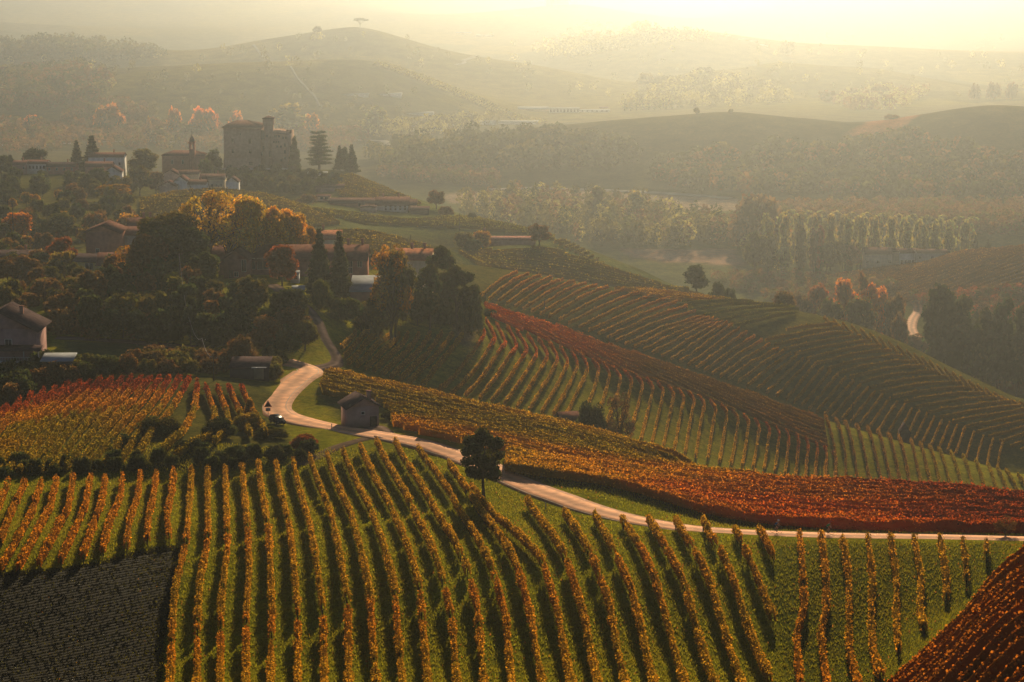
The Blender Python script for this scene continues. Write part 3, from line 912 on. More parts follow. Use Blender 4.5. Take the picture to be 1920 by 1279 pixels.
def furrows():
    rng = np.random.default_rng(23)
    poly = [(-60,1290),(-60,1092),(0,1084),(100,1076),(190,1060),(262,1040),(322,1034),(318,1130),(300,1200),(292,1285),(285,1330),(-60,1330)]
    VV = []; FF = []; off = 0
    for P in fill_rows(poly, (20, 1160), (300, 1100), 0.95, 170, 300, 0.0, 5):
        P = resample(P, 1.6); n = len(P)
        T = np.gradient(P, axis=0); T /= np.linalg.norm(T, axis=1)[:, None] + 1e-9
        Nn = np.stack([T[:, 1], -T[:, 0]], 1); Z = height(P[:, 0], P[:, 1])
        c = P + Nn * rng.normal(size=(n, 1)) * 0.06; hgt = rng.uniform(0.02, 0.13, n)
        R = np.stack([np.column_stack([c - Nn * 0.36, Z - 0.03]), np.column_stack([c, Z + hgt]), np.column_stack([c + Nn * 0.36, Z - 0.03])], 1)
        idx = np.arange(n * 3).reshape(n, 3)
        FF.append(np.concatenate([np.stack([idx[:-1, k], idx[:-1, k + 1], idx[1:, k + 1], idx[1:, k]], 1) for k in (0, 1)]) + off)
        VV.append(R.reshape(-1, 3)); off += n * 3
    tag(mesh_np('soil_furrows', np.vstack(VV), [np.vstack(FF)], M_SOIL), 'plough ridges running across the dark field at lower left', 'soil', None, 'stuff')
furrows()

# --- red and orange dome on the left
D_ROWS = guide_rows([(0, [(-60,792),(-140,860)]), (5, [(60,735),(-30,880)]), (9,[(150,714),(60,790),(-5,880)]), (13, [(230,706),(140,790),(75,878)]), (17, [(300,706),(240,780),(170,868)]),
                     (20, [(355,706),(310,780),(255,858)]), (22, [(385,722),(403,770),(400,810),(330,852)]), (24, [(428,722),(450,770),(470,812)]), (25, [(452,722),(478,775),(500,812)])], 320, 430, 1.4)
def fld_dome(x, y):
    px, py = project(x, y, height(x, y) + 1.4)
    crest = np.interp(px, [-100, 60, 150, 300, 440], [790, 745, 722, 712, 716])
    return np.clip(1.15 - (py - crest) / 45.0, 0, 1)
cf_dome = pal_fun([(0, 'olive'), (0.15, 'orange'), (0.55, 'orange'), (0.85, 'darkred'), (1.0, 'darkred')], fld_dome)
for i, P in enumerate(D_ROWS):
    add_row(smooth_line(P, 1.5, 1), cf_dome, '%s row from the left on the domed vineyard, red at the crest and orange below' % ordinal(i + 1),
            'rows of the domed red and orange vineyard at left', lpm=26, size=0.27, h0=0.6, h1=1.85, hw=0.45, lod=1, stems=False)

# --- red vineyard by the road
R_ROWS = guide_rows([(0, [(948,868),(1020,880),(1100,890),(1180,905),(1260,930),(1330,950),(1410,963),(1500,972),(1700,980),(1960,984)]),
                     (16, [(950,840),(1060,858),(1200,873),(1300,883),(1400,889),(1500,895),(1650,902),(1800,910),(1960,924)])], 270, 410, 1.7)
def fld_r(x, y):
    px, py = project(x, y, height(x, y) + 1.7)
    return np.clip((px - 950) / 800, 0, 1)
def cf_r(x, y, r):
    base = pal_fun([(0, 'gold'), (0.3, 'orange'), (0.55, 'red'), (0.8, 'red'), (1, 'darkred')], fld_r)(x, y, r)
    alt = pal_fun([(0, 'gold'), (0.5, 'orange'), (1, 'darkred')], fld_r)(x, y, r)
    px, py = project(x, y, height(x, y) + 1.7)
    back = np.clip((np.interp(px, [950, 1200, 1330, 1500, 1900], [862, 892, 925, 940, 950]) - py) / 12.0, 0, 1)[:, None]
    return base * (1 - back * 0.75) + alt * back * 0.75
for i, P in enumerate(R_ROWS):
    add_row(smooth_line(P, 1.5, 1), cf_r, '%s row back from the road in the curving red and orange vineyard' % ordinal(i + 1),
            'dense rows of the red vineyard beside the road', lpm=42 if i < 3 else 28, size=0.27, h0=0.55, h1=2.05, hw=0.33, lod=1, stems=(i < 2))

# --- yellow green vineyard on the round spur
Y_POLY = [(612,690),(640,692),(700,710),(760,722),(850,742),(930,760),(1000,776),(1080,793),(1150,812),(1230,834),(1300,857),(1380,878),(1425,888),(1300,880),(1180,868),(1080,855),(1000,842),(940,836),(870,822),(800,808),(738,790),(728,760),(700,742),(640,742),(606,735),(600,715)]
Y_ROWS = fill_rows(Y_POLY, (735,764), (1114,838), 2.6, 330, 452, 1.6, 8)
def fld_y(x, y):
    px, py = project(x, y, height(x, y) + 1.6)
    edge = np.interp(px, [735, 850, 1000, 1180, 1400], [775, 795, 826, 858, 885])
    cr = np.interp(px, [610, 700, 850, 1000, 1150, 1300, 1400], [690, 710, 742, 776, 812, 857, 885])
    return np.clip(0.5 + (py - edge) / 14.0, 0, 1) * (px > 735) * 0.8 + 0.35 * np.exp(-((py - cr) / 8.0) ** 2)
cf_y = pal_fun([(0, 'olive'), (0.5, 'gold'), (1, 'orange')], fld_y)
Y_ROWS.sort(key=lambda P: P[:, 1].mean())
for i, P in enumerate(Y_ROWS):
    add_row(smooth_line(P, 2.0, 0), cf_y, '%s row up from the brick hut in the yellow green spur vineyard' % ordinal(i + 1),
            'close rows of the yellow green spur vineyard', lpm=28, size=0.25, h0=0.6, h1=1.9, hw=0.34, lod=1, stems=False)

# --- middle vineyard: lower face with rows that bend on the edge of the slope
M_LOW = [
 (0, [(668,622),(640,650)]), (2, [(715,622),(652,680)]), (5, [(765,626),(700,692)]), (9, [(850,624),(790,690),(765,716)]), (10, [(868,626),(815,690),(790,722)]),
]
M_MID = [
 (0, [(898,596),(909,627),(884,662),(822,729)]), (1, [(911,598),(930,633),(900,680),(846,735)]), (2, [(930,604),(949,642),(915,690),(872,740)]),
 (3, [(951,610),(971,647),(940,690),(898,745)]), (4, [(968,618),(990,653),(960,700),(921,750)]), (6, [(1009,633),(1029,665),(1005,705),(968,761)]),
 (8, [(1050,647),(1066,677),(1045,720),(1015,771)]), (10, [(1088,661),(1104,685),(1085,728),(1059,780)]), (11, [(1110,672),(1124,688),(1110,738),(1088,788)]),
 (12, [(1130,680),(1144,696),(1130,750),(1108,795)]), (15, [(1192,702),(1206,719),(1190,778),(1180,815)]), (18, [(1252,722),(1264,736),(1251,797),(1243,836)]),
 (21, [(1310,740),(1322,752),(1312,800),(1304,855)]), (24, [(1373,768),(1385,780),(1378,830),(1370,868)]), (27, [(1436,792),(1444,800),(1437,850),(1432,877)]),
 (30, [(1492,812),(1498,822),(1495,860),(1491,890)]), (32, [(1530,828),(1534,838),(1530,870),(1528,897)]), (34, [(1562,845),(1569,860),(1566,880),(1566,902)])]
def fld_m(x, y):
    px, py = project(x, y, height(x, y) + 1.4)
    bend = np.interp(px, [900, 950, 1050, 1150, 1250, 1400, 1500], [627, 645, 672, 696, 730, 782, 820])
    return np.clip(np.exp(-((py - bend + 6) / 26.0) ** 2) + np.clip((1100 - px) / 300, 0, 0.45) + np.clip((px - 1400) / 150, 0, 0.6), 0, 1)
cf_m = pal_fun([(0, 'gold'), (0.4, 'gold'), (0.8, 'orange'), (1, 'red')], fld_m)
cf_mg = pal_fun([(0, 'gold'), (1, 'olive')], lambda x, y: 0.3 + 0 * x)
for i, P in enumerate(guide_rows(M_LOW, 440, 560, 1.4)):
    add_row(smooth_line(P, 1.5, 1), cf_mg, '%s dull green row from the left below the dark trees of the farm' % ordinal(i + 1),
            'shaded green rows below the farm trees', lpm=20, size=0.3, h0=0.6, h1=2.0, hw=0.38, lod=1, stems=False)
for i, P in enumerate(guide_rows(M_MID, 440, 575, 1.4)):
    add_row(smooth_line(P, 1.5, 1), cf_m, '%s row from the left of those that bend over the edge of the middle slope' % ordinal(i + 1),
            'bending rows of the middle vineyard', lpm=24, size=0.27, h0=0.6, h1=1.75, hw=0.32, lod=1, stems=False)

M_UP_POLY = [(905,563),(960,582),(1030,602),(1100,628),(1200,662),(1300,697),(1400,731),(1500,767),(1545,783),(1556,850),(1500,816),(1440,792),(1385,771),(1322,746),(1264,728),(1206,710),(1144,688),(1104,670),(1050,643),(990,618),(951,606),(925,596)]
MU_ROWS = fill_rows(M_UP_POLY, (1141,671), (1085,642), 2.9, 515, 606, 1.5, 8, -0.015)
MU_ROWS.sort(key=lambda P: P[:, 1].mean() )
cf_mu = pal_fun([(0, 'brown'), (0.5, 'red'), (1, 'orange')], lambda x, y: np.clip(0.1 + (1200 - project(x, y, height(x, y))[0]) / 500, 0, 0.9))
for i, P in enumerate(MU_ROWS):
    add_row(smooth_line(P, 2.0, 0), cf_mu, '%s dark red row, from the front, under the middle slope crest' % ordinal(i + 1),
            'dark red rows under the crest of the middle slope', lpm=22, size=0.27, h0=0.5, h1=1.6, hw=0.28, lod=1, stems=False)

M_R = [(0, [(1547,779),(1567,850),(1567,899)]), (1, [(1566,782),(1586,855),(1586,900)]), (2, [(1584,786),(1604,861),(1610,902)]), (4, [(1626,796),(1646,870),(1656,904)]),
       (7, [(1684,815),(1700,870),(1708,908)]), (8, [(1707,822),(1717,860),(1732,910)]), (11, [(1759,836),(1775,880),(1787,917)]), (15, [(1852,868),(1864,900),(1873,926)]), (17, [(1886,880),(1902,905),(1914,931)]), (19, [(1930,894),(1945,915),(1955,936)])]
cf_mr = pal_fun([(0, 'brown'), (0.5, 'brown'), (1, 'olive')], lambda x, y: np.clip((project(x, y, height(x, y))[0] - 1620) / 160, 0, 1))
for i, P in enumerate(guide_rows(M_R, 480, 612, 1.4)):
    add_row(smooth_line(P, 1.5, 1), cf_mr, '%s row from the left on the bright grass strip beyond the red vineyard' % ordinal(i + 1),
            'rows on the bright grass strip at right', lpm=22, size=0.28, h0=0.6, h1=1.75, hw=0.32, lod=1, stems=False)

# --- far middle vineyard
def nb(x): return (x - 885) / 16.6
N_G = [(nb(902), [(902,552),(940,522),(970,508)]), (nb(1029), [(1029,591),(1090,556),(1141,536)]), (nb(1105), [(1105,617),(1186,581),(1255,556)]),
       (nb(1172), [(1172,643),(1237,613),(1321,590)]), (nb(1275), [(1275,676),(1325,641),(1372,606)]), (nb(1365), [(1365,708),(1410,676),(1459,651)]), (nb(1474), [(1474,746),(1503,712),(1530,679)]),
       (nb(1560), [(1560,780),(1590,745),(1614,719)]), (nb(1684), [(1684,812),(1698,786),(1710,764)]), (nb(1792), [(1792,848),(1801,822),(1809,801)]), (nb(1870), [(1870,880),(1874,850),(1880,828)])]
def fld_n(x, y):
    px, py = project(x, y, height(x, y) + 1.4)
    cr = np.interp(px, [880, 1150, 1300, 1500, 1700], [500, 540, 580, 665, 760])
    return np.clip(1.0 - (py - cr) / 60.0, 0, 1) * np.clip((1650 - px) / 250, 0, 1)
cf_n = pal_fun([(0, 'gold'), (0.4, 'gold'), (0.8, 'orange'), (1, 'orange')], fld_n)
NR = guide_rows([(int(round(i)), g) for i, g in N_G], 620, 768, 1.4)
for i, P in enumerate(NR):
    add_row(smooth_line(P, 2.0, 0), cf_n, '%s row from the left, climbing away beyond the dark red crest' % ordinal(i + 1),
            'parallel rows climbing the slope beyond the crest', lpm=18, size=0.29, h0=0.5, h1=1.6, hw=0.30, lod=1, stems=False)
print('vine rows', N_ROWS)

# --- vineyards past the first three hundred rows: one object for each field
cf_ol = pal_fun([(0, 'gold'), (1, 'olive')], lambda x, y: 0.5 + 0 * x)
cf_gr = pal_fun([(0, 'green'), (1, 'olive')], lambda x, y: 0.3 + 0 * x)
cf_go = pal_fun([(0, 'gold'), (1, 'olive')], lambda x, y: 0.2 + 0 * x)
cf_br = pal_fun([(0, 'brown'), (1, 'gold')], lambda x, y: 0.3 + 0 * x)
K = dict(lpm=11, size=0.34, h0=0.4, h1=1.6, hw=0.32, lod=1, step=2.0)
S = stuff_rows
S('vineyard', fill_rows([(1430,632),(1500,607),(1560,602),(1640,640),(1740,688),(1830,728),(1960,775),(1960,860),(1867,822),(1764,780),(1654,735),(1584,702),(1515,672),(1462,650)], (1500,676), (1640,648), 3.4, 620, 765, 1.3), cf_ol, 'fine green rows lying across the far slope at right', **K)
S('vineyard', fill_rows([(1262,566),(1330,556),(1440,558),(1500,575),(1490,590),(1380,612),(1330,600)], (1299,576), (1444,558), 5.0, 640, 770, 1.3), cf_gr, 'few green rows by the brown bush on the far crest', **K)
S('vineyard', fill_rows([(1150,538),(1220,540),(1300,549),(1400,553),(1440,556),(1330,560),(1260,562)], (1150,536), (1440,556), 2.8, 640, 770, 1.3), cf_go, 'golden strip of close rows along the far crest', **K)
S('vineyard', guide_rows([(0, [(1545,592),(1560,608)]), (9, [(1700,655),(1722,682)]), (16, [(1800,703),(1822,730)]), (26, [(1960,768),(1975,790)])], 700, 790, 1.4), cf_ol, 'short dark rows end-on along the far right crest', **K)
cf_ol = pal_fun([(0, 'olive'), (1, 'green')], lambda x, y: 0.3 + 0 * x)
K2 = dict(lpm=5, size=0.6, h0=0.3, h1=1.8, hw=0.5, lod=1, step=4.0)
S('vineyard', fill_rows([(860,470),(1030,462),(1130,494),(1250,534),(1325,553),(1150,534),(1000,510),(890,492)], (950,490), (1200,530), 3.2, 770, 885, 1.3), cf_ol, 'hazy green rows below the pink roofed house', **K2)
S('vineyard', guide_rows([(0, [(1040,452),(1060,447)]), (24, [(1280,545),(1292,541)])], 880, 985, 1.4), cf_ol, 'row ends stepping down the ridge behind the pink roofed house', **K2)
S('vineyard', fill_rows([(560,388),(640,415),(860,425),(1000,440),(1040,450),(1040,440),(900,405),(850,405),(760,410),(620,392)], (640,412), (950,425), 4.0, 930, 1100, 1.3), cf_gr, 'green rows on the slope below the long farmhouse', **K2)
S('vineyard', fill_rows([(600,434),(680,429),(800,456),(868,482),(760,478),(640,465),(600,450)], (620,440), (760,455), 3.0, 700, 810, 1.3), cf_ol, 'yellow green rows on the low hill behind the farm', **K2)
S('vineyard', fill_rows([(262,372),(330,358),(400,353),(500,361),(580,388),(640,416),(560,425),(400,425),(262,425)], (400,385), (560,400), 3.2, 840, 985, 1.3), cf_ol, 'yellow green rows on the round hill before the castle', **K2)
S('vineyard', fill_rows([(600,330),(660,325),(760,366),(790,380),(700,385),(640,365)], (640,345), (740,372), 3.2, 1040, 1175, 1.3), cf_ol, 'dark green rows on the steep flank right of the castle', **K2)
S('vineyard', fill_rows([(1500,522),(1600,508),(1730,491),(1800,470),(1960,455),(1960,560),(1700,565),(1560,560)], (1600,560), (1800,495), 4.5, 1140, 1275, 1.3), cf_br, 'red brown rows on the hill by the far farm at right', **K2)

S('vineyard', guide_rows([(0, [(700,122),(712,113)]), (22, [(812,162),(826,154)]), (48, [(940,215),(956,208)]), (60, [(1008,232),(1024,225)])], 2550, 2850, 1.0), cf_gr, 'pale row ends stepping down the far green hill', lpm=1.2, size=2.2, h0=0.2, h1=2.6, hw=1.2, lod=1, step=6.0)

# ------------------------------------------------------------------ trees
def tube(pts, radii, sides=5):
    pts = np.asarray(pts, float); n = len(pts)
    T = np.gradient(pts, axis=0); T /= np.linalg.norm(T, axis=1)[:, None] + 1e-9
    ref = np.array([0.31, 0.77, 0.2]); A = np.cross(T, ref); A /= np.linalg.norm(A, axis=1)[:, None] + 1e-9
    B = np.cross(T, A)
    ang = np.arange(sides) * 2 * math.pi / sides
    V = pts[:, None, :] + (A[:, None, :] * np.cos(ang)[None, :, None] + B[:, None, :] * np.sin(ang)[None, :, None]) * np.asarray(radii)[:, None, None]
    idx = np.arange(n * sides).reshape(n, sides)
    nx = np.roll(idx, -1, axis=1)
    Q = np.stack([idx[:-1].ravel(), nx[:-1].ravel(), nx[1:].ravel(), idx[1:].ravel()], 1)
    return V.reshape(-1, 3), Q

def join(parts):
    VV = []; QQ = []; off = 0
    for V, Q in parts:
        VV.append(V); QQ.append(Q + off); off += len(V)
    return np.vstack(VV), np.vstack(QQ)

def blob_core(c, r, rng, m=6, k=4):
    """small closed lumpy shell that fills the inside of a leaf clump"""
    th = np.linspace(0, math.pi, k + 2)[1:-1]
    ph = np.arange(m) * 2 * math.pi / m
    P = [(0, 0, 1)]
    for t in th:
        for p in ph: P.append((math.sin(t) * math.cos(p), math.sin(t) * math.sin(p), math.cos(t)))
    P.append((0, 0, -1)); P = np.array(P)
    P = P * (1 + rng.normal(size=(len(P), 1)) * 0.14) * np.asarray(r) + np.asarray(c)
    Q = []
    for j in range(m): Q.append((0, 1 + j, 1 + (j + 1) % m, 0))
    for a in range(k - 1):
        for j in range(m):
            Q.append((1 + a * m + j, 1 + (a + 1) * m + j, 1 + (a + 1) * m + (j + 1) % m, 1 + a * m + (j + 1) % m))
    last = len(P) - 1
    for j in range(m): Q.append((1 + (k - 1) * m + j, last, 1 + (k - 1) * m + (j + 1) % m, last))
    return P, np.array(Q)

def fixq(Q):
    """split triangles written as quads"""
    tri = (Q[:, 0] == Q[:, 3]) | (Q[:, 1] == Q[:, 3])
    T = Q[tri][:, :3]
    return [Q[~tri]] + ([T] if len(T) else [])

def crown(kind, nleaf, size, seed):
    """crown of a ten metre tree standing at the origin"""
    rng = np.random.default_rng(seed)
    blobs = []
    if kind == 'round':
        blobs.append(((0, 0, 5.6), (2.5, 2.5, 2.9)))
        for i in range(20):
            a = rng.uniform(0, 6.28); zz = rng.uniform(-0.75, 0.95); q = math.sqrt(max(0.05, 1 - zz * zz * 0.9)) * rng.uniform(0.65, 1.0)
            r = rng.uniform(0.85, 1.5)
            blobs.append(((2.7 * q * math.cos(a), 2.7 * q * math.sin(a), 5.6 + 3.4 * zz), (r, r, r * 0.95)))
    elif kind == 'lone':
        for i in range(34):
            a = rng.uniform(0, 6.28); zz = rng.uniform(-0.85, 0.98); q = math.sqrt(max(0.03, 1 - zz * zz)) * rng.uniform(0.25, 1.0) * rng.uniform(0.85, 1.15)
            r = rng.uniform(0.5, 1.0)
            blobs.append(((3.0 * q * math.cos(a), 3.0 * q * math.sin(a), 5.9 + 3.3 * zz), (r, r, r * 0.8)))
    elif kind == 'oval':
        blobs.append(((0, 0, 5.4), (1.7, 1.7, 3.2)))
        for i in range(18):
            a = rng.uniform(0, 6.28); zz = rng.uniform(-0.9, 0.98); q = math.sqrt(max(0.04, 1 - zz * zz)) * rng.uniform(0.6, 1.0)
            r = rng.uniform(0.7, 1.2)
            blobs.append(((1.9 * q * math.cos(a), 1.9 * q * math.sin(a), 5.4 + 3.8 * zz), (r, r, r)))
    elif kind == 'poplar':
        for i in range(16):
            z = 1.6 + 8.0 * i / 15; w = 0.55 + 0.75 * math.sin(math.pi * min(1, (z - 0.6) / 9.6)) ** 0.7
            a = rng.uniform(0, 6.28)
            blobs.append(((0.45 * math.cos(a), 0.45 * math.sin(a), z), (w, w, 0.9)))
    elif kind == 'bush':
        blobs.append(((0, 0, 3.2), (4.2, 4.2, 3.6)))
        for i in range(15):
            a = rng.uniform(0, 6.28); q = rng.uniform(0.35, 1.0); r = rng.uniform(1.3, 2.4)
            z = 2.0 + (1 - q * q) * 5.4 * rng.uniform(0.6, 1.1)
            blobs.append(((4.6 * q * math.cos(a), 4.6 * q * math.sin(a), z), (r, r, r)))
    elif kind == 'conifer':
        for lv in range(13):
            z = 1.2 + lv * 0.68; R = 2.3 * (1 - (z - 0.6) / 9.6) + 0.12
            m = max(3, int(7 * R / 2.3 + 2))
            for i in range(m):
                a = 6.28 * i / m + rng.uniform(-0.3, 0.3); q = R * rng.uniform(0.5, 0.85)
                blobs.append(((q * math.cos(a), q * math.sin(a), z - 0.12 * q), (0.42 * R + 0.2, 0.42 * R + 0.2, 0.42)))
        blobs.append(((0, 0, 4.2), (1.1, 1.1, 3.6)))
    elif kind == 'cypress':
        for i in range(14):
            z = 0.9 + 8.6 * i / 13; w = 1.15 * (1 - (z / 10.2) ** 1.7) + 0.12
            a = rng.uniform(0, 6.28)
            blobs.append(((0.2 * math.cos(a), 0.2 * math.sin(a), z), (w, w, 0.8)))
    elif kind == 'cedar':
        for lv in range(9):
            z = 1.8 + lv * 0.95; R = 3.6 * math.sqrt(max(0.06, 1 - ((z - 2.6) / 7.8) ** 2)) * rng.uniform(0.8, 1.05)
            m = 6
            for i in range(m):
                a = 6.28 * i / m + rng.uniform(-0.5, 0.5); q = R * rng.uniform(0.45, 0.85)
                blobs.append(((q * math.cos(a), q * math.sin(a), z + rng.uniform(-0.2, 0.2)), (0.36 * R + 0.15, 0.36 * R + 0.15, 0.24)))
        blobs.append(((0, 0, 5.0), (1.0, 1.0, 3.2)))
    elif kind == 'umbrella':
        for i in range(14):
            a = rng.uniform(0, 6.28); q = rng.uniform(0, 1) ** 0.6
            blobs.append(((4.2 * q * math.cos(a), 4.2 * q * math.sin(a), 8.2 - 1.2 * q * q), (1.5, 1.5, 0.75)))
    elif kind == 'sparse':
        for i in range(26):
            a = rng.uniform(0, 6.28); zz = rng.uniform(-0.5, 0.98); q = math.sqrt(max(0.04, 1 - zz * zz)) * rng.uniform(0.55, 1.0)
            r = rng.uniform(0.5, 0.9)
            blobs.append(((3.0 * q * math.cos(a), 3.0 * q * math.sin(a), 6.0 + 3.5 * zz), (r, r, r)))
    B = np.array([b[0] for b in blobs]); R = np.array([b[1] for b in blobs])
    area = (R[:, 0] * R[:, 2]); p = area / area.sum()
    if kind in ('round', 'oval', 'bush'): p[0] *= 0.25; p /= p.sum()
    k = rng.choice(len(B), nleaf, p=p)
    n = rng.normal(size=(nleaf, 3)); n[:, 2] += 0.25; n /= np.linalg.norm(n, axis=1)[:, None]
    rad = np.where(rng.uniform(size=nleaf) < 0.25, rng.uniform(0.5, 1.0, nleaf), rng.uniform(0.92, 1.2, nleaf))
    C = B[k] + n * R[k] * rad[:, None]
    C[:, 2] = np.maximum(C[:, 2], 0.15)
    tone = rng.uniform(0.72, 1.3, len(B)); hue = rng.uniform(-1, 1, len(B))
    V, Q = leaf_quads(C, n, np.full(nleaf, size), rng, 0.8)
    t = tone[k] * rng.uniform(0.65, 1.35, nleaf)
    h = np.clip(hue[k] * 0.18 + rng.normal(size=nleaf) * 0.1, -0.35, 0.35)
    c = np.stack([t * (1 + h), t, t * (1 - h * 0.5)], 1)
    VV = [V]; FQ = [Q]; CC = [np.repeat(c, 4, 0)]; off = len(V)
    if kind != 'sparse':
        for i in range(len(B)):
            cv, cq = blob_core(B[i], R[i] * 0.82, rng, 6, 3)
            cv[:, 2] = np.maximum(cv[:, 2], 0.1)
            for q in fixq(cq): FQ.append(q + off)
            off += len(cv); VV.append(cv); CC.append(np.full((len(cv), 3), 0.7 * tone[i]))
    return np.vstack(VV), FQ, np.vstack(CC), B

def trunk(kind, B, seed):
    rng = np.random.default_rng(seed + 99)
    parts = []
    th = {'round': 5.0, 'oval': 7.0, 'poplar': 9.0, 'bush': 3.0, 'conifer': 9.3, 'cypress': 8.0, 'cedar': 9.0, 'umbrella': 7.6, 'sparse': 5.0, 'lone': 6.5}[kind]
    r0 = {'poplar': 0.16, 'bush': 0.12, 'cypress': 0.18, 'cedar': 0.38}.get(kind, 0.26)
    z = np.linspace(-0.6, th, 7)
    P = np.stack([0.12 * np.sin(z * 0.9 + seed), 0.12 * np.cos(z * 0.7 + seed), z], 1)
    parts.append(tube(P, np.linspace(r0, r0 * 0.35, 7), 6))
    if kind in ('round', 'oval', 'bush', 'sparse', 'lone', 'umbrella', 'cedar'):
        idx = rng.permutation(len(B))[: (22 if kind == 'sparse' else 9)]
        for i in idx:
            s = np.array([0, 0, rng.uniform(0.28, 0.8) * th]); e = B[i] * 1.02
            if kind == 'sparse': e = B[i] * np.array([1.1, 1.1, 1.04])
            if kind == 'cedar': s[2] = max(0.8, e[2] - 0.5)
            t = np.linspace(0, 1, 5)[:, None]
            mid = s + (e - s) * t; mid[:, 2] += 0.6 * np.sin(t[:, 0] * math.pi) * (1 if kind != 'umbrella' else 0.2)
            parts.append(tube(mid, np.linspace(r0 * 0.42, 0.03, 5), 4))
            if kind == 'sparse':
                for j in range(5):
                    f = rng.uniform(0.45, 1.0); a = s + (e - s) * f
                    dd = rng.normal(size=3) * 0.9; dd[2] = abs(dd[2]) + 0.3
                    tt = np.linspace(0, 1, 3)[:, None]
                    parts.append(tube(a + dd * tt, np.linspace(0.06, 0.015, 3), 3))
    return join(parts)

TREES = {}
def tree_meshes(kind, lod, var):
    key = (kind, lod, var)
    if key not in TREES:
        nl, sz = {'near': (5200, 0.42), 'mid': (1700, 0.66), 'far': (420, 1.15)}[lod]
        if kind in ('bush',): sz *= 1.35
        if kind in ('poplar', 'cypress', 'conifer', 'cedar'): sz *= 0.8; nl = int(nl * 0.9)
        if kind == 'sparse': nl = int(nl * 0.42); sz *= 0.8
        seed = hash((len(kind) * 31 + ord(kind[0]) * 7 + ord(kind[-1]), var)) % 9973
        V, Fq, C, B = crown(kind, nl, sz, seed)
        cm = mesh_data('crown', V, Fq, M_LEAF, C)
        tv, tq = trunk(kind, B, seed)
        tm = mesh_data('trunk', tv, [tq], M_BARK, None, smooth=True)
        TREES[key] = (cm, tm)
    return TREES[key]

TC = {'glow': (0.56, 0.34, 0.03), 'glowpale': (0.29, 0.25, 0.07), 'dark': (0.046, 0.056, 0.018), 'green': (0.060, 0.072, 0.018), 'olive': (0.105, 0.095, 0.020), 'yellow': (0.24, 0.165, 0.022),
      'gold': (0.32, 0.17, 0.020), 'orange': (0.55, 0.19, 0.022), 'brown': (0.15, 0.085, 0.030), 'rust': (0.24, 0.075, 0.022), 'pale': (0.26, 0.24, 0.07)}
TNAME = {'round': 'broadleaf_tree', 'oval': 'broadleaf_tree', 'poplar': 'poplar_tree', 'bush': 'bush', 'conifer': 'conifer_tree', 'cypress': 'cypress_tree', 'cedar': 'cedar_tree', 'umbrella': 'pine_tree', 'sparse': 'sparse_tree', 'lone': 'broadleaf_tree'}
TRNG = random.Random(5)
def put_tree(pos, h, w, kind, color, label, group=None, lod='mid', var=None, sink=0.0):
    """h, w: full height and crown width in metres"""
    base_w = {'round': 7.6, 'oval': 5.6, 'poplar': 3.2, 'bush': 11.0, 'conifer': 5.0, 'cypress': 2.6, 'cedar': 7.6, 'umbrella': 10.0, 'sparse': 7.4, 'lone': 7.6}[kind]
    if var is None: var = TRNG.randrange(3)
    cm, tm = tree_meshes(kind, lod, var)
    r = empty(TNAME[kind], (pos[0], pos[1], pos[2] - sink), TRNG.uniform(0, 6.28))
    hh = h / (9.9 if kind != 'bush' else 9.0)
    r.scale = (w / base_w, w / base_w, hh)
    c = TC[color] if isinstance(color, str) else color
    j = TRNG.uniform(0.85, 1.18); k = TRNG.uniform(0.92, 1.08)
    for me, nm in ((cm, 'crown'), (tm, 'trunk')):
        o = bpy.data.objects.new(nm, me); COL.objects.link(o); o.parent = r
        if nm == 'crown': o.color = (min(1, c[0] * j * k), min(1, c[1] * j), min(1, c[2] * j), 1)
    cat = {'bush': 'bush'}.get(kind, 'tree')
    tag(r, label, cat, group)
    return r

def tree(px, top, d, wpx, kind, color, label, group=None, lod=None, var=None):
    """px and top: photograph position of the crown top; d: distance; wpx: crown width in photograph pixels"""
    p = at_px(px, d)
    _, s = ray(px, top)
    h = max(2.0, float(s) * d - p.z)
    w = wpx * d / F
    if lod is None: lod = 'near' if d < 620 else ('mid' if d < 1500 else 'far')
    return put_tree(p, h, w, kind, color, label, group, lod, var)

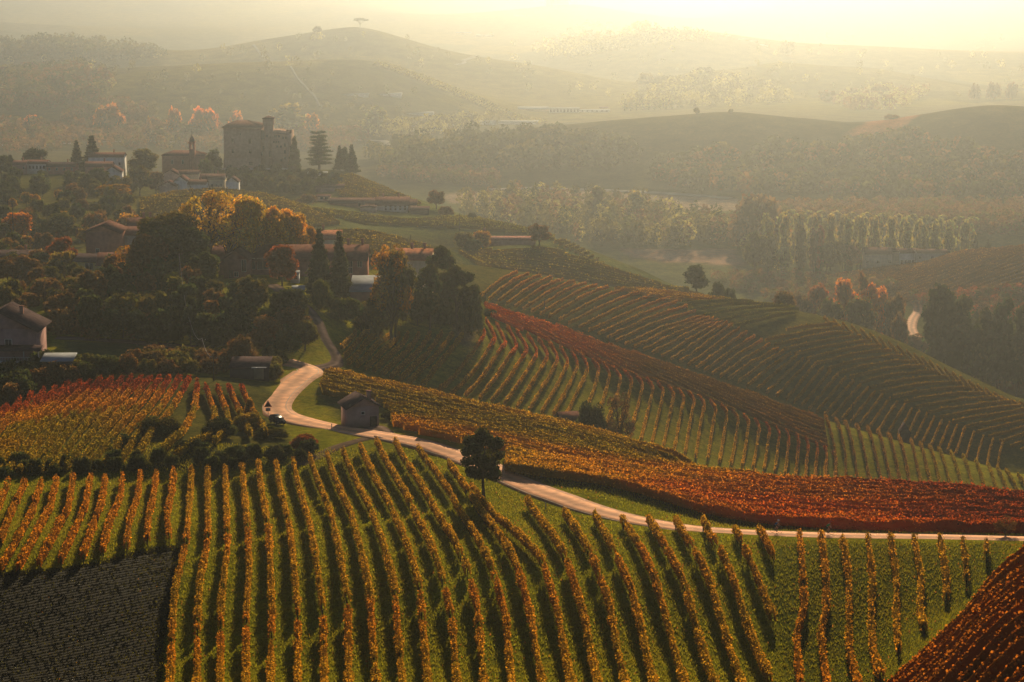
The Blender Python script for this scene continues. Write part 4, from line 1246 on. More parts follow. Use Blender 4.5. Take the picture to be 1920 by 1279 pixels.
def scatter(poly, dmin, dmax, n, mind, kinds, hr, colors, label, group, lod='mid', wf=(0.7, 1.05), seed=1):
    rr = random.Random(seed)
    xs = [p[0] for p in poly]; ys = [p[1] for p in poly]
    C = []
    for _ in range(n * 14):
        x = rr.uniform(min(xs), max(xs)); y = rr.uniform(min(ys), max(ys))
        if in_poly(np.array([x]), np.array([y]), poly)[0]: C.append((x, y))
    if not C: return []
    X, Y = cast([c[0] for c in C], [c[1] for c in C], dmin, dmax, 0)
    out = []
    for x, y in zip(X, Y):
        if len(out) >= n: break
        if all((x - a) ** 2 + (y - b) ** 2 > mind * mind for a, b in out): out.append((x, y))
    P = []
    for x, y in out:
        h = rr.uniform(*hr); k = rr.choice(kinds)
        wk = {'poplar': 0.32, 'conifer': 0.45, 'cypress': 0.26, 'oval': 0.62, 'bush': 1.25}.get(k, 0.9)
        c = rr.choice(colors)
        P.append((x, y, h, h * wk * rr.uniform(*wf), k, c, rr.randrange(3)))
    if not P: return out
    A = np.array([(q[0], q[1]) for q in P]); X_, Y_ = project(A[:, 0], A[:, 1], height(A[:, 0], A[:, 1]))
    fx = (X_.argsort().argsort() / max(1, len(P) - 1)); fy = Y_.argsort().argsort() / max(1, len(P) - 1)
    place = label.split(' | ')[1] if ' | ' in label else label
    H = sorted(q[2] for q in P); h1_, h2_ = H[len(H) // 3], H[2 * len(H) // 3]
    for (x, y, h, w, k, c, v), a_, b_ in zip(P, fx, fy):
        hor = ['left end', 'left part', 'middle', 'right part', 'right end'][min(4, int(a_ * 5))]
        ver = ['high', 'midway', 'low'][min(2, int(b_ * 3))]
        siz = 'small' if h < h1_ else ('medium' if h < h2_ else 'large')
        lab = '%s %s %s, %s %s, %s' % (siz, {'dark': 'dark green', 'yellow': 'yellowing', 'gold': 'golden'}.get(c, c), 'bush' if k == 'bush' else 'tree', ver, hor, place)
        put_tree((x, y, float(height(x, y))), h, w, k, c, lab, group, lod, v)
    return out

def wood(poly, dmin, dmax, n, hr, colors, label, nleaf=70, name='woodland', seed=1, size=1.0, tall=False):
    """a far wood that reads as one mass: one object"""
    rng = np.random.default_rng(seed)
    xs = [p[0] for p in poly]; ys = [p[1] for p in poly]
    X = rng.uniform(min(xs), max(xs), n * 6); Y = rng.uniform(min(ys), max(ys), n * 6)
    k = in_poly(X, Y, poly); X = X[k][:n]; Y = Y[k][:n]
    wx, wy = cast(X, Y, dmin, dmax, 0); m = len(wx)
    wz = height(wx, wy); h = rng.uniform(hr[0], hr[1], m); r = h * rng.uniform(0.32, 0.5, m)
    if tall: r *= 0.55
    nn = rng.normal(size=(m, nleaf, 3)); nn[..., 2] += 0.3; nn /= np.linalg.norm(nn, axis=2)[..., None]
    rad = rng.uniform(0.85, 1.12, (m, nleaf, 1))
    lump = 1 + 0.22 * np.sin(nn[..., 0:1] * 4 + rng.uniform(0, 6, (m, 1, 1))) * np.cos(nn[..., 2:3] * 5)
    C = np.stack([wx, wy, wz + h * 0.52], 1)[:, None, :] + nn * rad * lump * np.stack([r, r, h * 0.5], 1)[:, None, :]
    col = np.array([TC[c] for c in colors])[rng.integers(0, len(colors), m)]
    cc = col[:, None, :] * rng.uniform(0.75, 1.2, (m, nleaf, 1)) * rng.uniform(0.8, 1.2, (m, 1, 1))
    s = np.repeat(r * 0.55 * size, nleaf)
    V, Q = leaf_quads(C.reshape(-1, 3), nn.reshape(-1, 3), s, rng, 0.45)
    o0 = np.array([wx.mean(), wy.mean(), wz.mean()])
    o = mesh_np(name, V - o0, [Q], M_VINE, None, np.repeat(cc.reshape(-1, 3), 4, 0))
    o.location = o0
    return tag(o, label, 'wood', None, 'stuff')

T = tree
# near and middle distance
T(906, 803, 306, 114, 'lone', 'dark', 'lone dark round tree standing beside the road in front', lod='near', var=1)
T(1108, 746, 474, 62, 'bush', 'dark', 'dark round bushy tree at the foot of the middle slope', lod='near')
T(1162, 738, 472, 68, 'sparse', 'brown', 'bare branched tree right of the dark round tree', lod='near', var=0)
T(1884, 968, 270, 46, 'sparse', 'brown', 'small bare tree on the verge at the right end of the road', lod='near', var=1)
T(392, 356, 556, 128, 'sparse', 'glow', 'large open yellowing tree with branches showing above the farm roof', lod='near', var=2)
T(430, 362, 566, 100, 'sparse', 'glow', 'golden open tree just right of the large yellowing tree', lod='near', var=1)
T(462, 368, 572, 86, 'round', 'glow', 'tall yellow round tree behind the farmhouse roof')
T(505, 386, 575, 82, 'round', 'glow', 'olive round tree behind the middle of the farmhouse roof')
T(548, 394, 580, 78, 'round', 'glow', 'golden round tree behind the farmhouse, left of the dark conifers')
T(578, 420, 585, 44, 'round', 'gold', 'small golden tree touching the dark conifers behind the farm')
T(318, 398, 536, 150, 'round', 'olive', 'huge olive green tree on the wooded knoll left of the farm', var=0)
T(362, 425, 528, 110, 'lone', 'dark', 'dark green tree just left of the brick farmhouse')
T(282, 440, 525, 90, 'round', 'brown', 'brown leaved tree on the left shoulder of the wooded knoll')
T(236, 462, 540, 66, 'sparse', 'gold', 'golden tree beside the yellow walled house')
T(195, 505, 520, 82, 'round', 'green', 'green tree in front of the yellow walled house')
T(118, 446, 640, 62, 'round', 'rust', 'rusty red tree above the dark roofed barn at left')
T(120, 466, 620, 58, 'bush', 'yellow', 'yellow bush below the rusty red tree')
T(30, 478, 600, 92, 'round', 'brown', 'brown tree in front of the dark barn at the left edge')
T(88, 500, 590, 60, 'round', 'olive', 'olive tree right of the brown tree by the barn')
T(600, 427, 528, 58, 'conifer', 'dark', 'left one of two tall dark conifers in front of the farmhouse', 'two tall dark farm conifers', lod='near', var=0)
T(638, 431, 532, 50, 'conifer', 'dark', 'right one of two tall dark conifers in front of the farmhouse', 'two tall dark farm conifers', lod='near', var=1)
T(528, 460, 538, 66, 'round', 'rust', 'dark reddish tree against the farmhouse wall')
T(734, 462, 505, 100, 'sparse', 'gold', 'golden tree with a bare trunk below the farm', lod='near', var=0)
T(742, 470, 508, 84, 'round', 'olive', 'olive tree tangled with the golden tree below the farm')
T(822, 461, 545, 84, 'lone', 'dark', 'dark green tree standing highest in the clump at the vineyard edge')
T(806, 496, 520, 80, 'lone', 'dark', 'dark tree on the left of the clump at the vineyard edge')
T(856, 498, 528, 98, 'lone', 'dark', 'broad dark tree on the right of the clump at the vineyard edge')
T(884, 530, 528, 50, 'bush', 'green', 'dark green bush at the right foot of the clump')
T(918, 585, 560, 34, 'bush', 'green', 'low green bush on the crest beside the clump')
T(498, 592, 462, 70, 'round', 'brown', 'brown leaved tree above the black roofed hut')
T(548, 575, 470, 76, 'round', 'brown', 'brown and green tree by the farm road bend')
T(573, 598, 466, 60, 'round', 'olive', 'olive tree overhanging the farm road bend')
T(528, 600, 464, 64, 'bush', 'green', 'grey green bush between the two brown trees')
T(648, 552, 500, 76, 'bush', 'green', 'large green shrub above the shaded rows')
T(700, 548, 505, 70, 'bush', 'olive', 'olive shrub right of the large green shrub')
T(612, 560, 512, 44, 'bush', 'green', 'green shrub beside the farm road')
T(452, 626, 438, 62, 'bush', 'brown', 'brown bush left of the black roofed hut')
T(600, 515, 500, 46, 'bush', 'green', 'green shrub under the conifers')
T(470, 742, 392, 20, 'bush', 'gold', 'small bright yellow bush below the black roofed hut', lod='mid')
T(468, 770, 370, 60, 'bush', 'yellow', 'yellow green shrub at the lower right of the domed vineyard')
T(412, 782, 358, 64, 'bush', 'dark', 'dark shrub between the last rows of the domed vineyard')
T(510, 800, 362, 66, 'bush', 'olive', 'olive shrub above the end of the farm track')
T(298, 778, 360, 86, 'bush', 'olive', 'olive shrub overgrowing the foot of the domed vineyard')
T(240, 812, 350, 60, 'bush', 'dark', 'dark shrub at the foot of the domed vineyard')
T(574, 812, 352, 56, 'bush', 'rust', 'reddish brown shrub on the bank below the road')
T(360, 825, 345, 66, 'bush', 'dark', 'low dark shrub in the hollow above the front vineyard')
T(452, 836, 342, 74, 'bush', 'dark', 'low dark shrub left of the farm track')
T(668, 775, 388, 30, 'bush', 'dark', 'dark shrub at the left wall of the brick hut')
T(735, 770, 390, 42, 'bush', 'dark', 'dark shrub at the right wall of the brick hut')
T(1305, 498, 860, 50, 'round', 'dark', 'dark round tree on the ridge right of the pink roofed house')
T(1345, 522, 850, 34, 'bush', 'dark', 'dark bush just right of the ridge tree')
T(1368, 534, 845, 26, 'bush', 'dark', 'last small dark bush on the ridge')
T(1472, 543, 762, 46, 'bush', 'brown', 'brown bush on the crest above the green rows')
T(1011, 418, 862, 44, 'round', 'brown', 'brown round tree at the right end of the pink roofed house')
T(868, 430, 855, 44, 'bush', 'olive', 'olive bush left of the pink roofed house')
T(902, 428, 862, 40, 'bush', 'gold', 'golden brown bush beside the small tower')
T(885, 445, 850, 34, 'bush', 'dark', 'dark bush below the golden brown bush')
T(818, 357, 1062, 38, 'round', 'brown', 'brown tree on the ridge right of the long farmhouse')
T(835, 385, 1040, 30, 'bush', 'brown', 'brown bush below the brown ridge tree')
T(885, 397, 1028, 18, 'bush', 'green', 'tiny round bush alone on the descending ridge')
T(578, 362, 1030, 40, 'bush', 'brown', 'brownish shrub left of the long farmhouse')
# castle hill and village
T(553, 258, 1186, 21, 'cypress', 'dark', 'narrow dark cypress touching the right wall of the castle', lod='near')
T(598, 245, 1182, 50, 'cedar', 'dark', 'big layered cedar right of the castle', lod='near', var=0)
T(637, 272, 1176, 24, 'conifer', 'dark', 'left dark conifer of the pair beyond the cedar', 'pair of conifers beyond the cedar')
T(660, 270, 1176, 28, 'conifer', 'dark', 'right dark conifer of the pair beyond the cedar', 'pair of conifers beyond the cedar')
T(648, 276, 1178, 26, 'oval', 'dark', 'dark tree filling the gap between the two conifers beyond the cedar')
T(145, 262, 1132, 32, 'conifer', 'dark', 'smaller spiky conifer at left in the village')
T(174, 253, 1135, 46, 'conifer', 'dark', 'taller wide conifer beside the white village house', var=1)
T(68, 278, 1140, 54, 'round', 'dark', 'dark round tree behind the village houses at left')
T(20, 290, 1120, 36, 'conifer', 'dark', 'dark pointed tree at the left end of the village')
T(2, 292, 1090, 44, 'round', 'dark', 'dark tree cut by the left edge beside the village')
T(270, 280, 1122, 62, 'round', 'olive', 'olive green round tree between white house and church')
T(263, 312, 1062, 50, 'round', 'olive', 'olive tree below the village church')
T(292, 322, 1075, 34, 'round', 'brown', 'brown tree below the church wall')
T(402, 281, 1150, 34, 'round', 'green', 'green tree between the church and the castle')
T(388, 292, 1130, 34, 'bush', 'green', 'green bush between the church and the castle')
T(212, 346, 945, 76, 'round', 'gold', 'large tree with an orange lit top below the village')
T(228, 366, 925, 84, 'round', 'olive', 'wide olive tree under the orange topped tree')
T(172, 378, 905, 60, 'bush', 'olive', 'olive shrub left of the orange topped tree')
T(34, 399, 800, 62, 'round', 'orange', 'orange rimmed round tree near the left edge')
T(2, 415, 790, 44, 'round', 'olive', 'olive tree left of the orange rimmed tree')
T(108, 378, 830, 34, 'conifer', 'green', 'dark green pointed tree among brown bushes')
T(120, 400, 800, 70, 'round', 'olive', 'dark olive tree among the brown bushes')
T(186, 388, 820, 60, 'bush', 'brown', 'brown bush right of the dark olive tree')
T(240, 392, 810, 56, 'bush', 'gold', 'golden bush above the gabled house')
T(160, 330, 1030, 70, 'bush', 'olive', 'rounded olive shrub on the slope below the village')
T(225, 325, 1040, 60, 'bush', 'olive', 'rounded olive shrub right below the village houses')
# valley trees at right
T(1426, 356, 1420, 112, 'bush', 'brown', 'huge rounded brown tree clump at the end of the orchard', lod='mid')
T(1192, 358, 1520, 40, 'oval', 'pale', 'tall pale tree rising from the valley wood', lod='mid')
T(1120, 352, 1540, 40, 'oval', 'olive', 'tall olive tree in the middle of the valley wood')
T(1612, 511, 1010, 36, 'oval', 'brown', 'brown tree rising highest behind the orange trees')
T(1580, 525, 1000, 58, 'round', 'orange', 'bright orange tree left of the brown one')
T(1638, 526, 1000, 62, 'round', 'orange', 'bright orange tree right of the brown one')
T(1535, 535, 1000, 54, 'round', 'rust', 'rusty orange tree at the left of the orange trees')
T(1500, 552, 990, 54, 'round', 'brown', 'brown tree behind the far crest')
T(1555, 560, 960, 60, 'round', 'olive', 'olive tree in front of the orange trees')
T(1612, 560, 950, 66, 'round', 'olive', 'dark olive tree in front of the orange trees at right')
T(1675, 552, 985, 50, 'round', 'brown', 'brown tree left of the valley road')
T(1683, 590, 930, 40, 'round', 'brown', 'lower brown tree left of the valley road')
for k, (px, tp, w) in enumerate([(1758, 538, 78), (1800, 556, 86), (1840, 580, 70), (1882, 560, 66), (1925, 566, 70), (1780, 590, 90), (1822, 612, 80), (1868, 612, 80), (1905, 625, 80)]):
    T(px, tp, 940 - 12 * (k > 4), w, 'oval' if k < 5 else 'round', 'dark', '%s dark tall tree from the left in the clump right of the valley road' % ordinal(k + 1), 'dark clump right of the valley road')
for k, (px, tp) in enumerate([(1440, 408), (1470, 405), (1498, 402), (1527, 402), (1556, 403), (1585, 405), (1613, 406), (1641, 407), (1669, 408), (1697, 413), (1725, 417), (1752, 420), (1780, 424)]):
    T(px, tp, 1330 - 3 * k, 25, 'oval', 'glowpale' if k < 10 else 'pale', '%s pale tree from the left in the evenly spaced orchard row' % ordinal(k + 1), 'evenly spaced orchard row')
for row_, (dd, tp0) in enumerate([(1375, 400), (1425, 396), (1480, 392)]):
    for k in range(14):
        T(1436 + k * 28.5 + row_ * 9, tp0 + k * 1.1, dd, 27, 'oval', 'glowpale' if k < 9 else 'pale', '%s pale tree from the left in the %s orchard row from the front' % (ordinal(k + 1), ['second', 'third', 'fourth'][row_]), 'receding rows of the pale orchard', lod='far')
for k, (px, tp, w, c) in enumerate([(1415, 432, 46, 'olive'), (1440, 440, 40, 'olive'), (1466, 458, 44, 'pale'), (1500, 430, 26, 'olive'), (1525, 430, 22, 'brown'), (1537, 425, 18, 'rust'), (1550, 455, 40, 'olive'), (1575, 450, 34, 'olive'), (1598, 458, 34, 'brown')]):
    T(px, tp, 1290, w, 'oval' if w < 30 else 'round', c, '%s tree from the left in the ragged group at the orchard gate' % ordinal(k + 1), 'ragged trees at the orchard gate')
for k, px in enumerate([1697, 1738, 1748, 1776, 1828, 1852]):
    T(px, [438, 442, 448, 448, 440, 448][k], 1290, 16, 'conifer', 'dark', '%s little dark fir from the left above the far farm' % ordinal(k + 1), 'little dark firs above the far farm', lod='far')
# far landmarks
T(675, 32, 3410, 30, 'umbrella', 'green', 'flat topped pine alone on the far green hill', lod='mid')
T(596, 47, 3410, 16, 'bush', 'olive', 'small far tree left of the flat topped pine', lod='far')
T(1478, 73, 3880, 34, 'bush', 'olive', 'far tree clump on the hazy right ridge', lod='far')
T(1306, 202, 1962, 14, 'round', 'olive', 'small tree standing on the crest of the middle ridge', lod='far')
T(1371, 203, 1962, 10, 'bush', 'olive', 'tiny bush on the crest right of the small tree', lod='far')
T(1672, 214, 1965, 28, 'bush', 'brown', 'bush in the saddle of the middle ridge', lod='far')
T(168, 114, 2790, 32, 'umbrella', 'green', 'flat crowned pine among the far houses at left', lod='far')
T(742, 252, 2140, 24, 'round', 'green', 'dark valley tree right of the castle hill', lod='far')
T(777, 254, 2140, 18, 'oval', 'green', 'narrow dark valley tree left of the middle ridge', lod='far')
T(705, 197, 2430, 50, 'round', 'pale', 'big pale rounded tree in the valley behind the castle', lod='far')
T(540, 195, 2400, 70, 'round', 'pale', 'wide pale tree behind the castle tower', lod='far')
T(585, 210, 2380, 30, 'round', 'orange', 'orange tinted tree right of the wide pale tree', lod='far')
for k, (px, tp, w, c) in enumerate([(60, 212, 30, 'orange'), (130, 205, 36, 'brown'), (205, 192, 56, 'orange'), (290, 215, 30, 'brown'), (328, 198, 28, 'orange'), (385, 192, 54, 'orange'), (445, 206, 34, 'orange'), (100, 225, 40, 'brown'), (160, 225, 50, 'brown'), (250, 228, 60, 'brown'), (355, 226, 50, 'olive'), (20, 232, 50, 'brown'), (475, 225, 40, 'olive')]):
    T(px, tp, 2370, w, 'bush', c, '%s in the line of hazy autumn trees behind the village' % ordinal(k + 1), 'hazy autumn trees behind the village', lod='far')
T(280, 218, 2300, 12, 'cypress', 'gold', 'thin golden poplar in front of the hazy autumn trees', lod='far')
for k, (px, tp, w) in enumerate([(1828, 150, 22), (1862, 147, 28), (1898, 144, 26), (1550, 160, 40), (1595, 160, 50), (1650, 152, 46), (1665, 175, 40), (1625, 178, 36)]):
    T(px, tp + 5, 2950, w, 'bush', 'brown', '%s hazy tree in the fields past the middle ridge' % ordinal(k + 1), 'hazy trees past the middle ridge', lod='far')
for k, (px, tp, w) in enumerate([(1212, 132, 34), (1240, 138, 40), (1322, 122, 40), (1290, 138, 34), (1355, 138, 30), (1265, 150, 40)]):
    T(px, tp, 3130, w, 'bush', 'olive', '%s pale tree on the little hill behind the long white building' % ordinal(k + 1), 'pale trees on the little far hill', lod='far')
for k in range(9):
    T(1172 + k * 11, 186, 2760, 9, 'poplar', 'pale', '%s slim poplar from the left in the far straight row' % ordinal(k + 1), 'slim poplars in the far straight row', lod='far')

# wooded slopes: one object for each tree
scatter([(170,580),(240,530),(330,500),(380,530),(390,575),(470,592),(540,600),(560,620),(520,640),(470,650),(330,655),(200,645),(130,630),(120,600)], 440, 560, 74, 5.0,
        ['round','round','bush','oval'], (7, 11), ['dark','dark','dark','green','brown','olive'], 'x | on the knoll below the farmhouse', 'dark trees on the knoll below the farmhouse', 'mid', seed=3)
scatter([(0,560),(80,545),(160,535),(170,560),(90,600),(0,600)], 480, 640, 18, 6, ['bush','bush','round'], (4, 7), ['brown','olive','brown'], 'x | below the dark barn', 'brown bushes below the dark barn', 'mid', seed=4)
scatter([(180,560),(140,590),(100,625),(170,640),(190,600)], 450, 560, 10, 5, ['round','bush'], (5, 8), ['olive','brown','yellow'], 'x | at the left foot of the knoll', 'yellowing trees at the left foot of the knoll', 'mid', seed=5)
scatter([(0,712),(40,700),(140,698),(200,706),(130,722),(60,735),(0,770)], 395, 450, 34, 3.2, ['bush'], (4, 5.6), ['dark','olive','dark','brown'], 'x | behind the red dome of vines', 'dark hedge behind the red dome of vines', 'mid', seed=6)
scatter([(235,705),(260,686),(330,672),(400,668),(430,672),(430,700),(330,705)], 410, 450, 34, 3.0, ['bush'], (3.4, 5), ['brown','brown','olive'], 'x | left of the black roofed hut', 'brown hazel bushes left of the black roofed hut', 'mid', seed=7)
scatter([(505,665),(530,655),(525,690),(508,715)], 410, 460, 6, 3.0, ['bush'], (3, 4), ['brown','olive'], 'x | between the black roofed hut and the road', 'bushes between the black hut and the road', 'mid', seed=8)
scatter([(-20,878),(120,872),(300,868),(480,862),(560,852),(600,846),(560,868),(400,884),(200,892),(-20,898)], 318, 360, 44, 3.0, ['bush'], (2.0, 3.2), ['dark','dark','green'], 'x | of the ditch hedge', 'low dark bushes along the ditch', 'mid', seed=9)
scatter([(750,612),(880,612),(880,590),(760,590)], 500, 545, 10, 4, ['bush','round'], (4, 7), ['dark','dark','green'], 'x | under the clump of big trees', 'dark shrubs under the clump of big trees', 'mid', seed=10)
scatter([(0,400),(60,372),(170,362),(260,378),(250,440),(130,470),(0,470)], 730, 1000, 52, 9, ['bush','bush','round'], (4, 8), ['brown','brown','olive','olive','dark','gold'], 'x | on the slope under the village', 'autumn bushes on the slope under the village', 'mid', seed=11)
scatter([(0,345),(120,345),(210,345),(170,362),(60,372),(0,395)], 930, 1110, 34, 11, ['bush','round'], (6, 10), ['dark','dark','green'], 'x | under the left part of the village', 'dark trees under the left part of the village', 'mid', seed=12)
scatter([(420,322),(540,322),(600,330),(640,350),(560,365),(430,350)], 1060, 1180, 46, 7, ['bush','bush'], (3.5, 7), ['dark','green','dark','olive'], 'x | on the slope under the castle', 'shaded trees on the slope under the castle', 'mid', seed=13)
scatter([(0,560),(0,470),(60,490),(140,500),(130,540)], 560, 760, 20, 7, ['round','bush'], (6, 9), ['brown','dark','olive'], 'x | around the barn at the left edge', 'trees around the barn at the left edge', 'mid', seed=14)
scatter([(570,505),(700,505),(700,520),(570,520)], 640, 700, 10, 5, ['bush'], (3, 5), ['green','olive'], 'x | behind the farmhouse', 'shrubs behind the farmhouse', 'mid', seed=15)
# far woods that read as a mass
W = wood
W([(860,410),(880,385),(1000,375),(1060,372),(1120,385),(1190,395),(1300,420),(1370,440),(1380,462),(1200,468),(1120,462),(1000,440),(900,420)], 1330, 1640, 380, (12, 20), ['olive','green','pale','olive','brown'], 'dense mixed wood along the valley stream', 90, seed=21, tall=True)
W([(1400,470),(1420,445),(1460,450),(1480,470),(1470,500),(1400,495)], 1200, 1420, 60, (8, 13), ['olive','pale'], 'bushy wood left of the orchard gate', 110, seed=22)
W([(1430,400),(1500,388),(1700,385),(1980,388),(1980,440),(1800,440),(1600,420),(1480,412)], 1380, 1660, 700, (6, 9), ['brown','olive','brown'], 'hazy orchard plantation across the valley floor', 60, name='orchard', seed=23)
W([(1330,520),(1420,515),(1560,520),(1700,540),(1560,600),(1480,570),(1380,548)], 950, 1300, 420, (3.5, 5.5), ['olive','brown'], 'hazelnut orchard on the valley floor beyond the crest', 60, name='orchard', seed=24)
W([(1690,560),(1980,540),(1980,620),(1870,600),(1750,590)], 1000, 1180, 320, (3.5, 5.5), ['brown','olive','rust'], 'reddish orchard on the slope under the right hill', 60, name='orchard', seed=25)
W([(1480,590),(1600,610),(1700,640),(1760,700),(1980,760),(1980,640),(1800,620),(1650,600)], 830, 1010, 220, (8, 14), ['dark','brown','olive'], 'dark valley wood hidden behind the far crest', 90, seed=26)
W([(690,300),(760,274),(800,272),(900,262),(1000,262),(1100,270),(1180,285),(1210,300),(1150,318),(1000,322),(850,325),(760,330)], 1700, 2020, 420, (9, 17), ['dark','green','olive','dark'], 'hazy wood on the left flank of the middle ridge', 60, seed=27)
W([(1225,350),(1200,330),(1260,310),(1330,296),(1400,302),(1450,285),(1520,292),(1600,280),(1700,262),(1760,275),(1850,300),(1980,310),(1980,385),(1700,375),(1500,370),(1300,365)], 1690, 1900, 620, (9, 16), ['dark','olive','green','dark','brown'], 'hazy wood covering the lower flank of the middle ridge', 70, seed=28)
W([(700,330),(800,318),(940,335),(930,350),(800,345)], 1700, 1950, 200, (6, 10), ['brown','olive'], 'hazy scrub at the foot of the middle ridge', 60, seed=29)
W([(0,290),(200,280),(480,285),(650,285),(700,262),(640,240),(400,248),(200,244),(0,242)], 2020, 2400, 520, (8, 15), ['brown','olive','brown'], 'hazy riverside wood behind the village', 50, seed=30)
W([(0,210),(120,205),(200,195),(210,150),(150,130),(60,118),(0,125)], 2430, 2800, 420, (10, 18), ['olive','brown','green'], 'hazy wooded hillside at far left', 50, seed=31)
W([(200,195),(300,215),(240,235),(120,230),(150,200)], 2380, 2700, 160, (9, 15), ['brown','olive'], 'hazy wood at the foot of the far green hill', 50, seed=32)
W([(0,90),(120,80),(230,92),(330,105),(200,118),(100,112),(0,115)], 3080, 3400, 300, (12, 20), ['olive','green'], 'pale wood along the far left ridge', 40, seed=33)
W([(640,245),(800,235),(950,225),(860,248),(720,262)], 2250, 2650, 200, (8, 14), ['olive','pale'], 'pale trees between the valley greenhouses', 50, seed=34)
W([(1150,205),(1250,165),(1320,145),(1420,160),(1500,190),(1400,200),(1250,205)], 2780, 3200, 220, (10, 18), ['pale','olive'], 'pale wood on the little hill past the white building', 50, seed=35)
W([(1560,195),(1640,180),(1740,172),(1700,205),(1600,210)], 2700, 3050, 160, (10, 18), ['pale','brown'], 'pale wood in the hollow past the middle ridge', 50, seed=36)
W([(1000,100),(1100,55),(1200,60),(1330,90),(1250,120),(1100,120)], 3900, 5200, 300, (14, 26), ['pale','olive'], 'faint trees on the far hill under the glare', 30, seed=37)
W([(0,110),(400,95),(700,60),(1100,60),(1900,70),(1980,180),(1500,190),(1000,180),(700,110),(300,180),(0,200)], 2450, 5600, 230, (7, 14), ['olive','green','pale'], 'scattered far trees and hedges over the hazy hills', 40, seed=38)
W([(250,150),(600,125),(800,170),(900,215),(500,230),(300,215)], 2430, 2800, 60, (5, 9), ['olive','green'], 'sparse trees on the lower face of the far green hill', 40, seed=39)

# ------------------------------------------------------------------ buildings
def bx(x0, x1, y0, y1, z0, z1):
    V = np.array([(x0,y0,z0),(x1,y0,z0),(x1,y1,z0),(x0,y1,z0),(x0,y0,z1),(x1,y0,z1),(x1,y1,z1),(x0,y1,z1)], float)
    Q = np.array([(0,3,2,1),(4,5,6,7),(0,1,5,4),(1,2,6,5),(2,3,7,6),(3,0,4,7)])
    return V, Q
def slab(P, t):
    """thin solid from a polygon P (k,3), thickened downwards by t"""
    P = np.asarray(P, float); k = len(P)
    V = np.vstack([P, P - np.array([0, 0, t])])
    sides = np.array([(i, i + k, (i + 1) % k + k, (i + 1) % k) for i in range(k)])
    return V, [np.arange(k)[None, :], (np.arange(k)[::-1] + k)[None, :], sides]
def part(name, pieces, mat, parent, label=None):
    """pieces: list of (V, Q or [Q...])"""
    VV = []; FF = []; off = 0
    for V, Q in pieces:
        for q in (Q if isinstance(Q, list) else [Q]): FF.append(np.asarray(q) + off)
        VV.append(V); off += len(V)
    by = {}
    for f in FF: by.setdefault(f.shape[1], []).append(f)
    o = mesh_np(name, np.vstack(VV), [np.vstack(v) for v in by.values()], mat, parent)
    if label: o['label'] = label
    return o

WALLM = {}
def wall_mat(c):
    if c not in WALLM:
        cols = {'brick': (0.24, 0.12, 0.085), 'pink': (0.24, 0.15, 0.135), 'white': (0.48, 0.47, 0.45), 'cream': (0.46, 0.38, 0.26), 'yellow': (0.48, 0.40, 0.18),
                'grey': (0.30, 0.28, 0.26), 'dark': (0.05, 0.045, 0.045), 'stone': (0.27, 0.18, 0.13), 'peach': (0.45, 0.30, 0.22), 'block': (0.30, 0.20, 0.165), 'red': (0.30, 0.12, 0.09)}
        WALLM[c] = simple_mat('wall_' + c, cols[c], 0.9, 0.28, 0.7, 0.1)
    return WALLM[c]
def tile_mat(name, c):
    m, nt, N, L, out = new_mat(name)
    b = N.new('ShaderNodeBsdfPrincipled'); b.inputs['Roughness'].default_value = 0.95; b.inputs['Specular IOR Level'].default_value = 0.0
    tc = N.new('ShaderNodeTexCoord'); nz = N.new('ShaderNodeTexNoise'); nz.inputs['Scale'].default_value = 1.2; nz.inputs['Detail'].default_value = 7
    wv = N.new('ShaderNodeTexWave'); wv.inputs['Scale'].default_value = 1.4; wv.inputs['Distortion'].default_value = 0.6; wv.inputs['Detail'].default_value = 2
    L.new(tc.outputs['Object'], nz.inputs['Vector']); L.new(tc.outputs['Object'], wv.inputs['Vector'])
    r = N.new('ShaderNodeValToRGB'); r.color_ramp.elements[0].position = 0.3; r.color_ramp.elements[1].position = 0.7
    r.color_ramp.elements[0].color = (c[0] * 0.6, c[1] * 0.6, c[2] * 0.65, 1); r.color_ramp.elements[1].color = (c[0] * 1.35, c[1] * 1.25, c[2] * 1.2, 1)
    L.new(nz.outputs['Fac'], r.inputs[0]); L.new(r.outputs[0], b.inputs['Base Color'])
    bp = N.new('ShaderNodeBump'); bp.inputs['Strength'].default_value = 0.5; bp.inputs['Distance'].default_value = 0.05
    L.new(wv.outputs['Fac'], bp.inputs['Height']); L.new(bp.outputs[0], b.inputs['Normal'])
    L.new(b.outputs[0], out.inputs['Surface'])
    return m
M_TILE = tile_mat('terracotta_tiles', (0.115, 0.062, 0.048)); M_TILED = tile_mat('dark_tiles', (0.06, 0.045, 0.045)); M_TILEB = tile_mat('brown_tiles', (0.095, 0.06, 0.048)); M_SHEET = simple_mat('pale_sheet_roof', (0.20, 0.21, 0.22), 0.9, 0.25, 0.5, 0, 0, 0.0)
ROOFM = {'tile': M_TILE, 'dark': M_TILED, 'brown': M_TILEB, 'pale': M_SHEET, 'pink': tile_mat('pink_tiles', (0.26, 0.14, 0.11)), 'orange': tile_mat('orange_tiles', (0.26, 0.12, 0.07))}
M_GLASS = simple_mat('dark_window_glass', (0.02, 0.022, 0.025), 0.4, 0.1, 1.0, 0, 0, 0.2)
M_FRAME = simple_mat('painted_frame', (0.42, 0.38, 0.33), 0.7, 0.1, 2.0)
M_SHUT = simple_mat('dark_shutter', (0.06, 0.045, 0.035), 0.8, 0.2, 2.0)

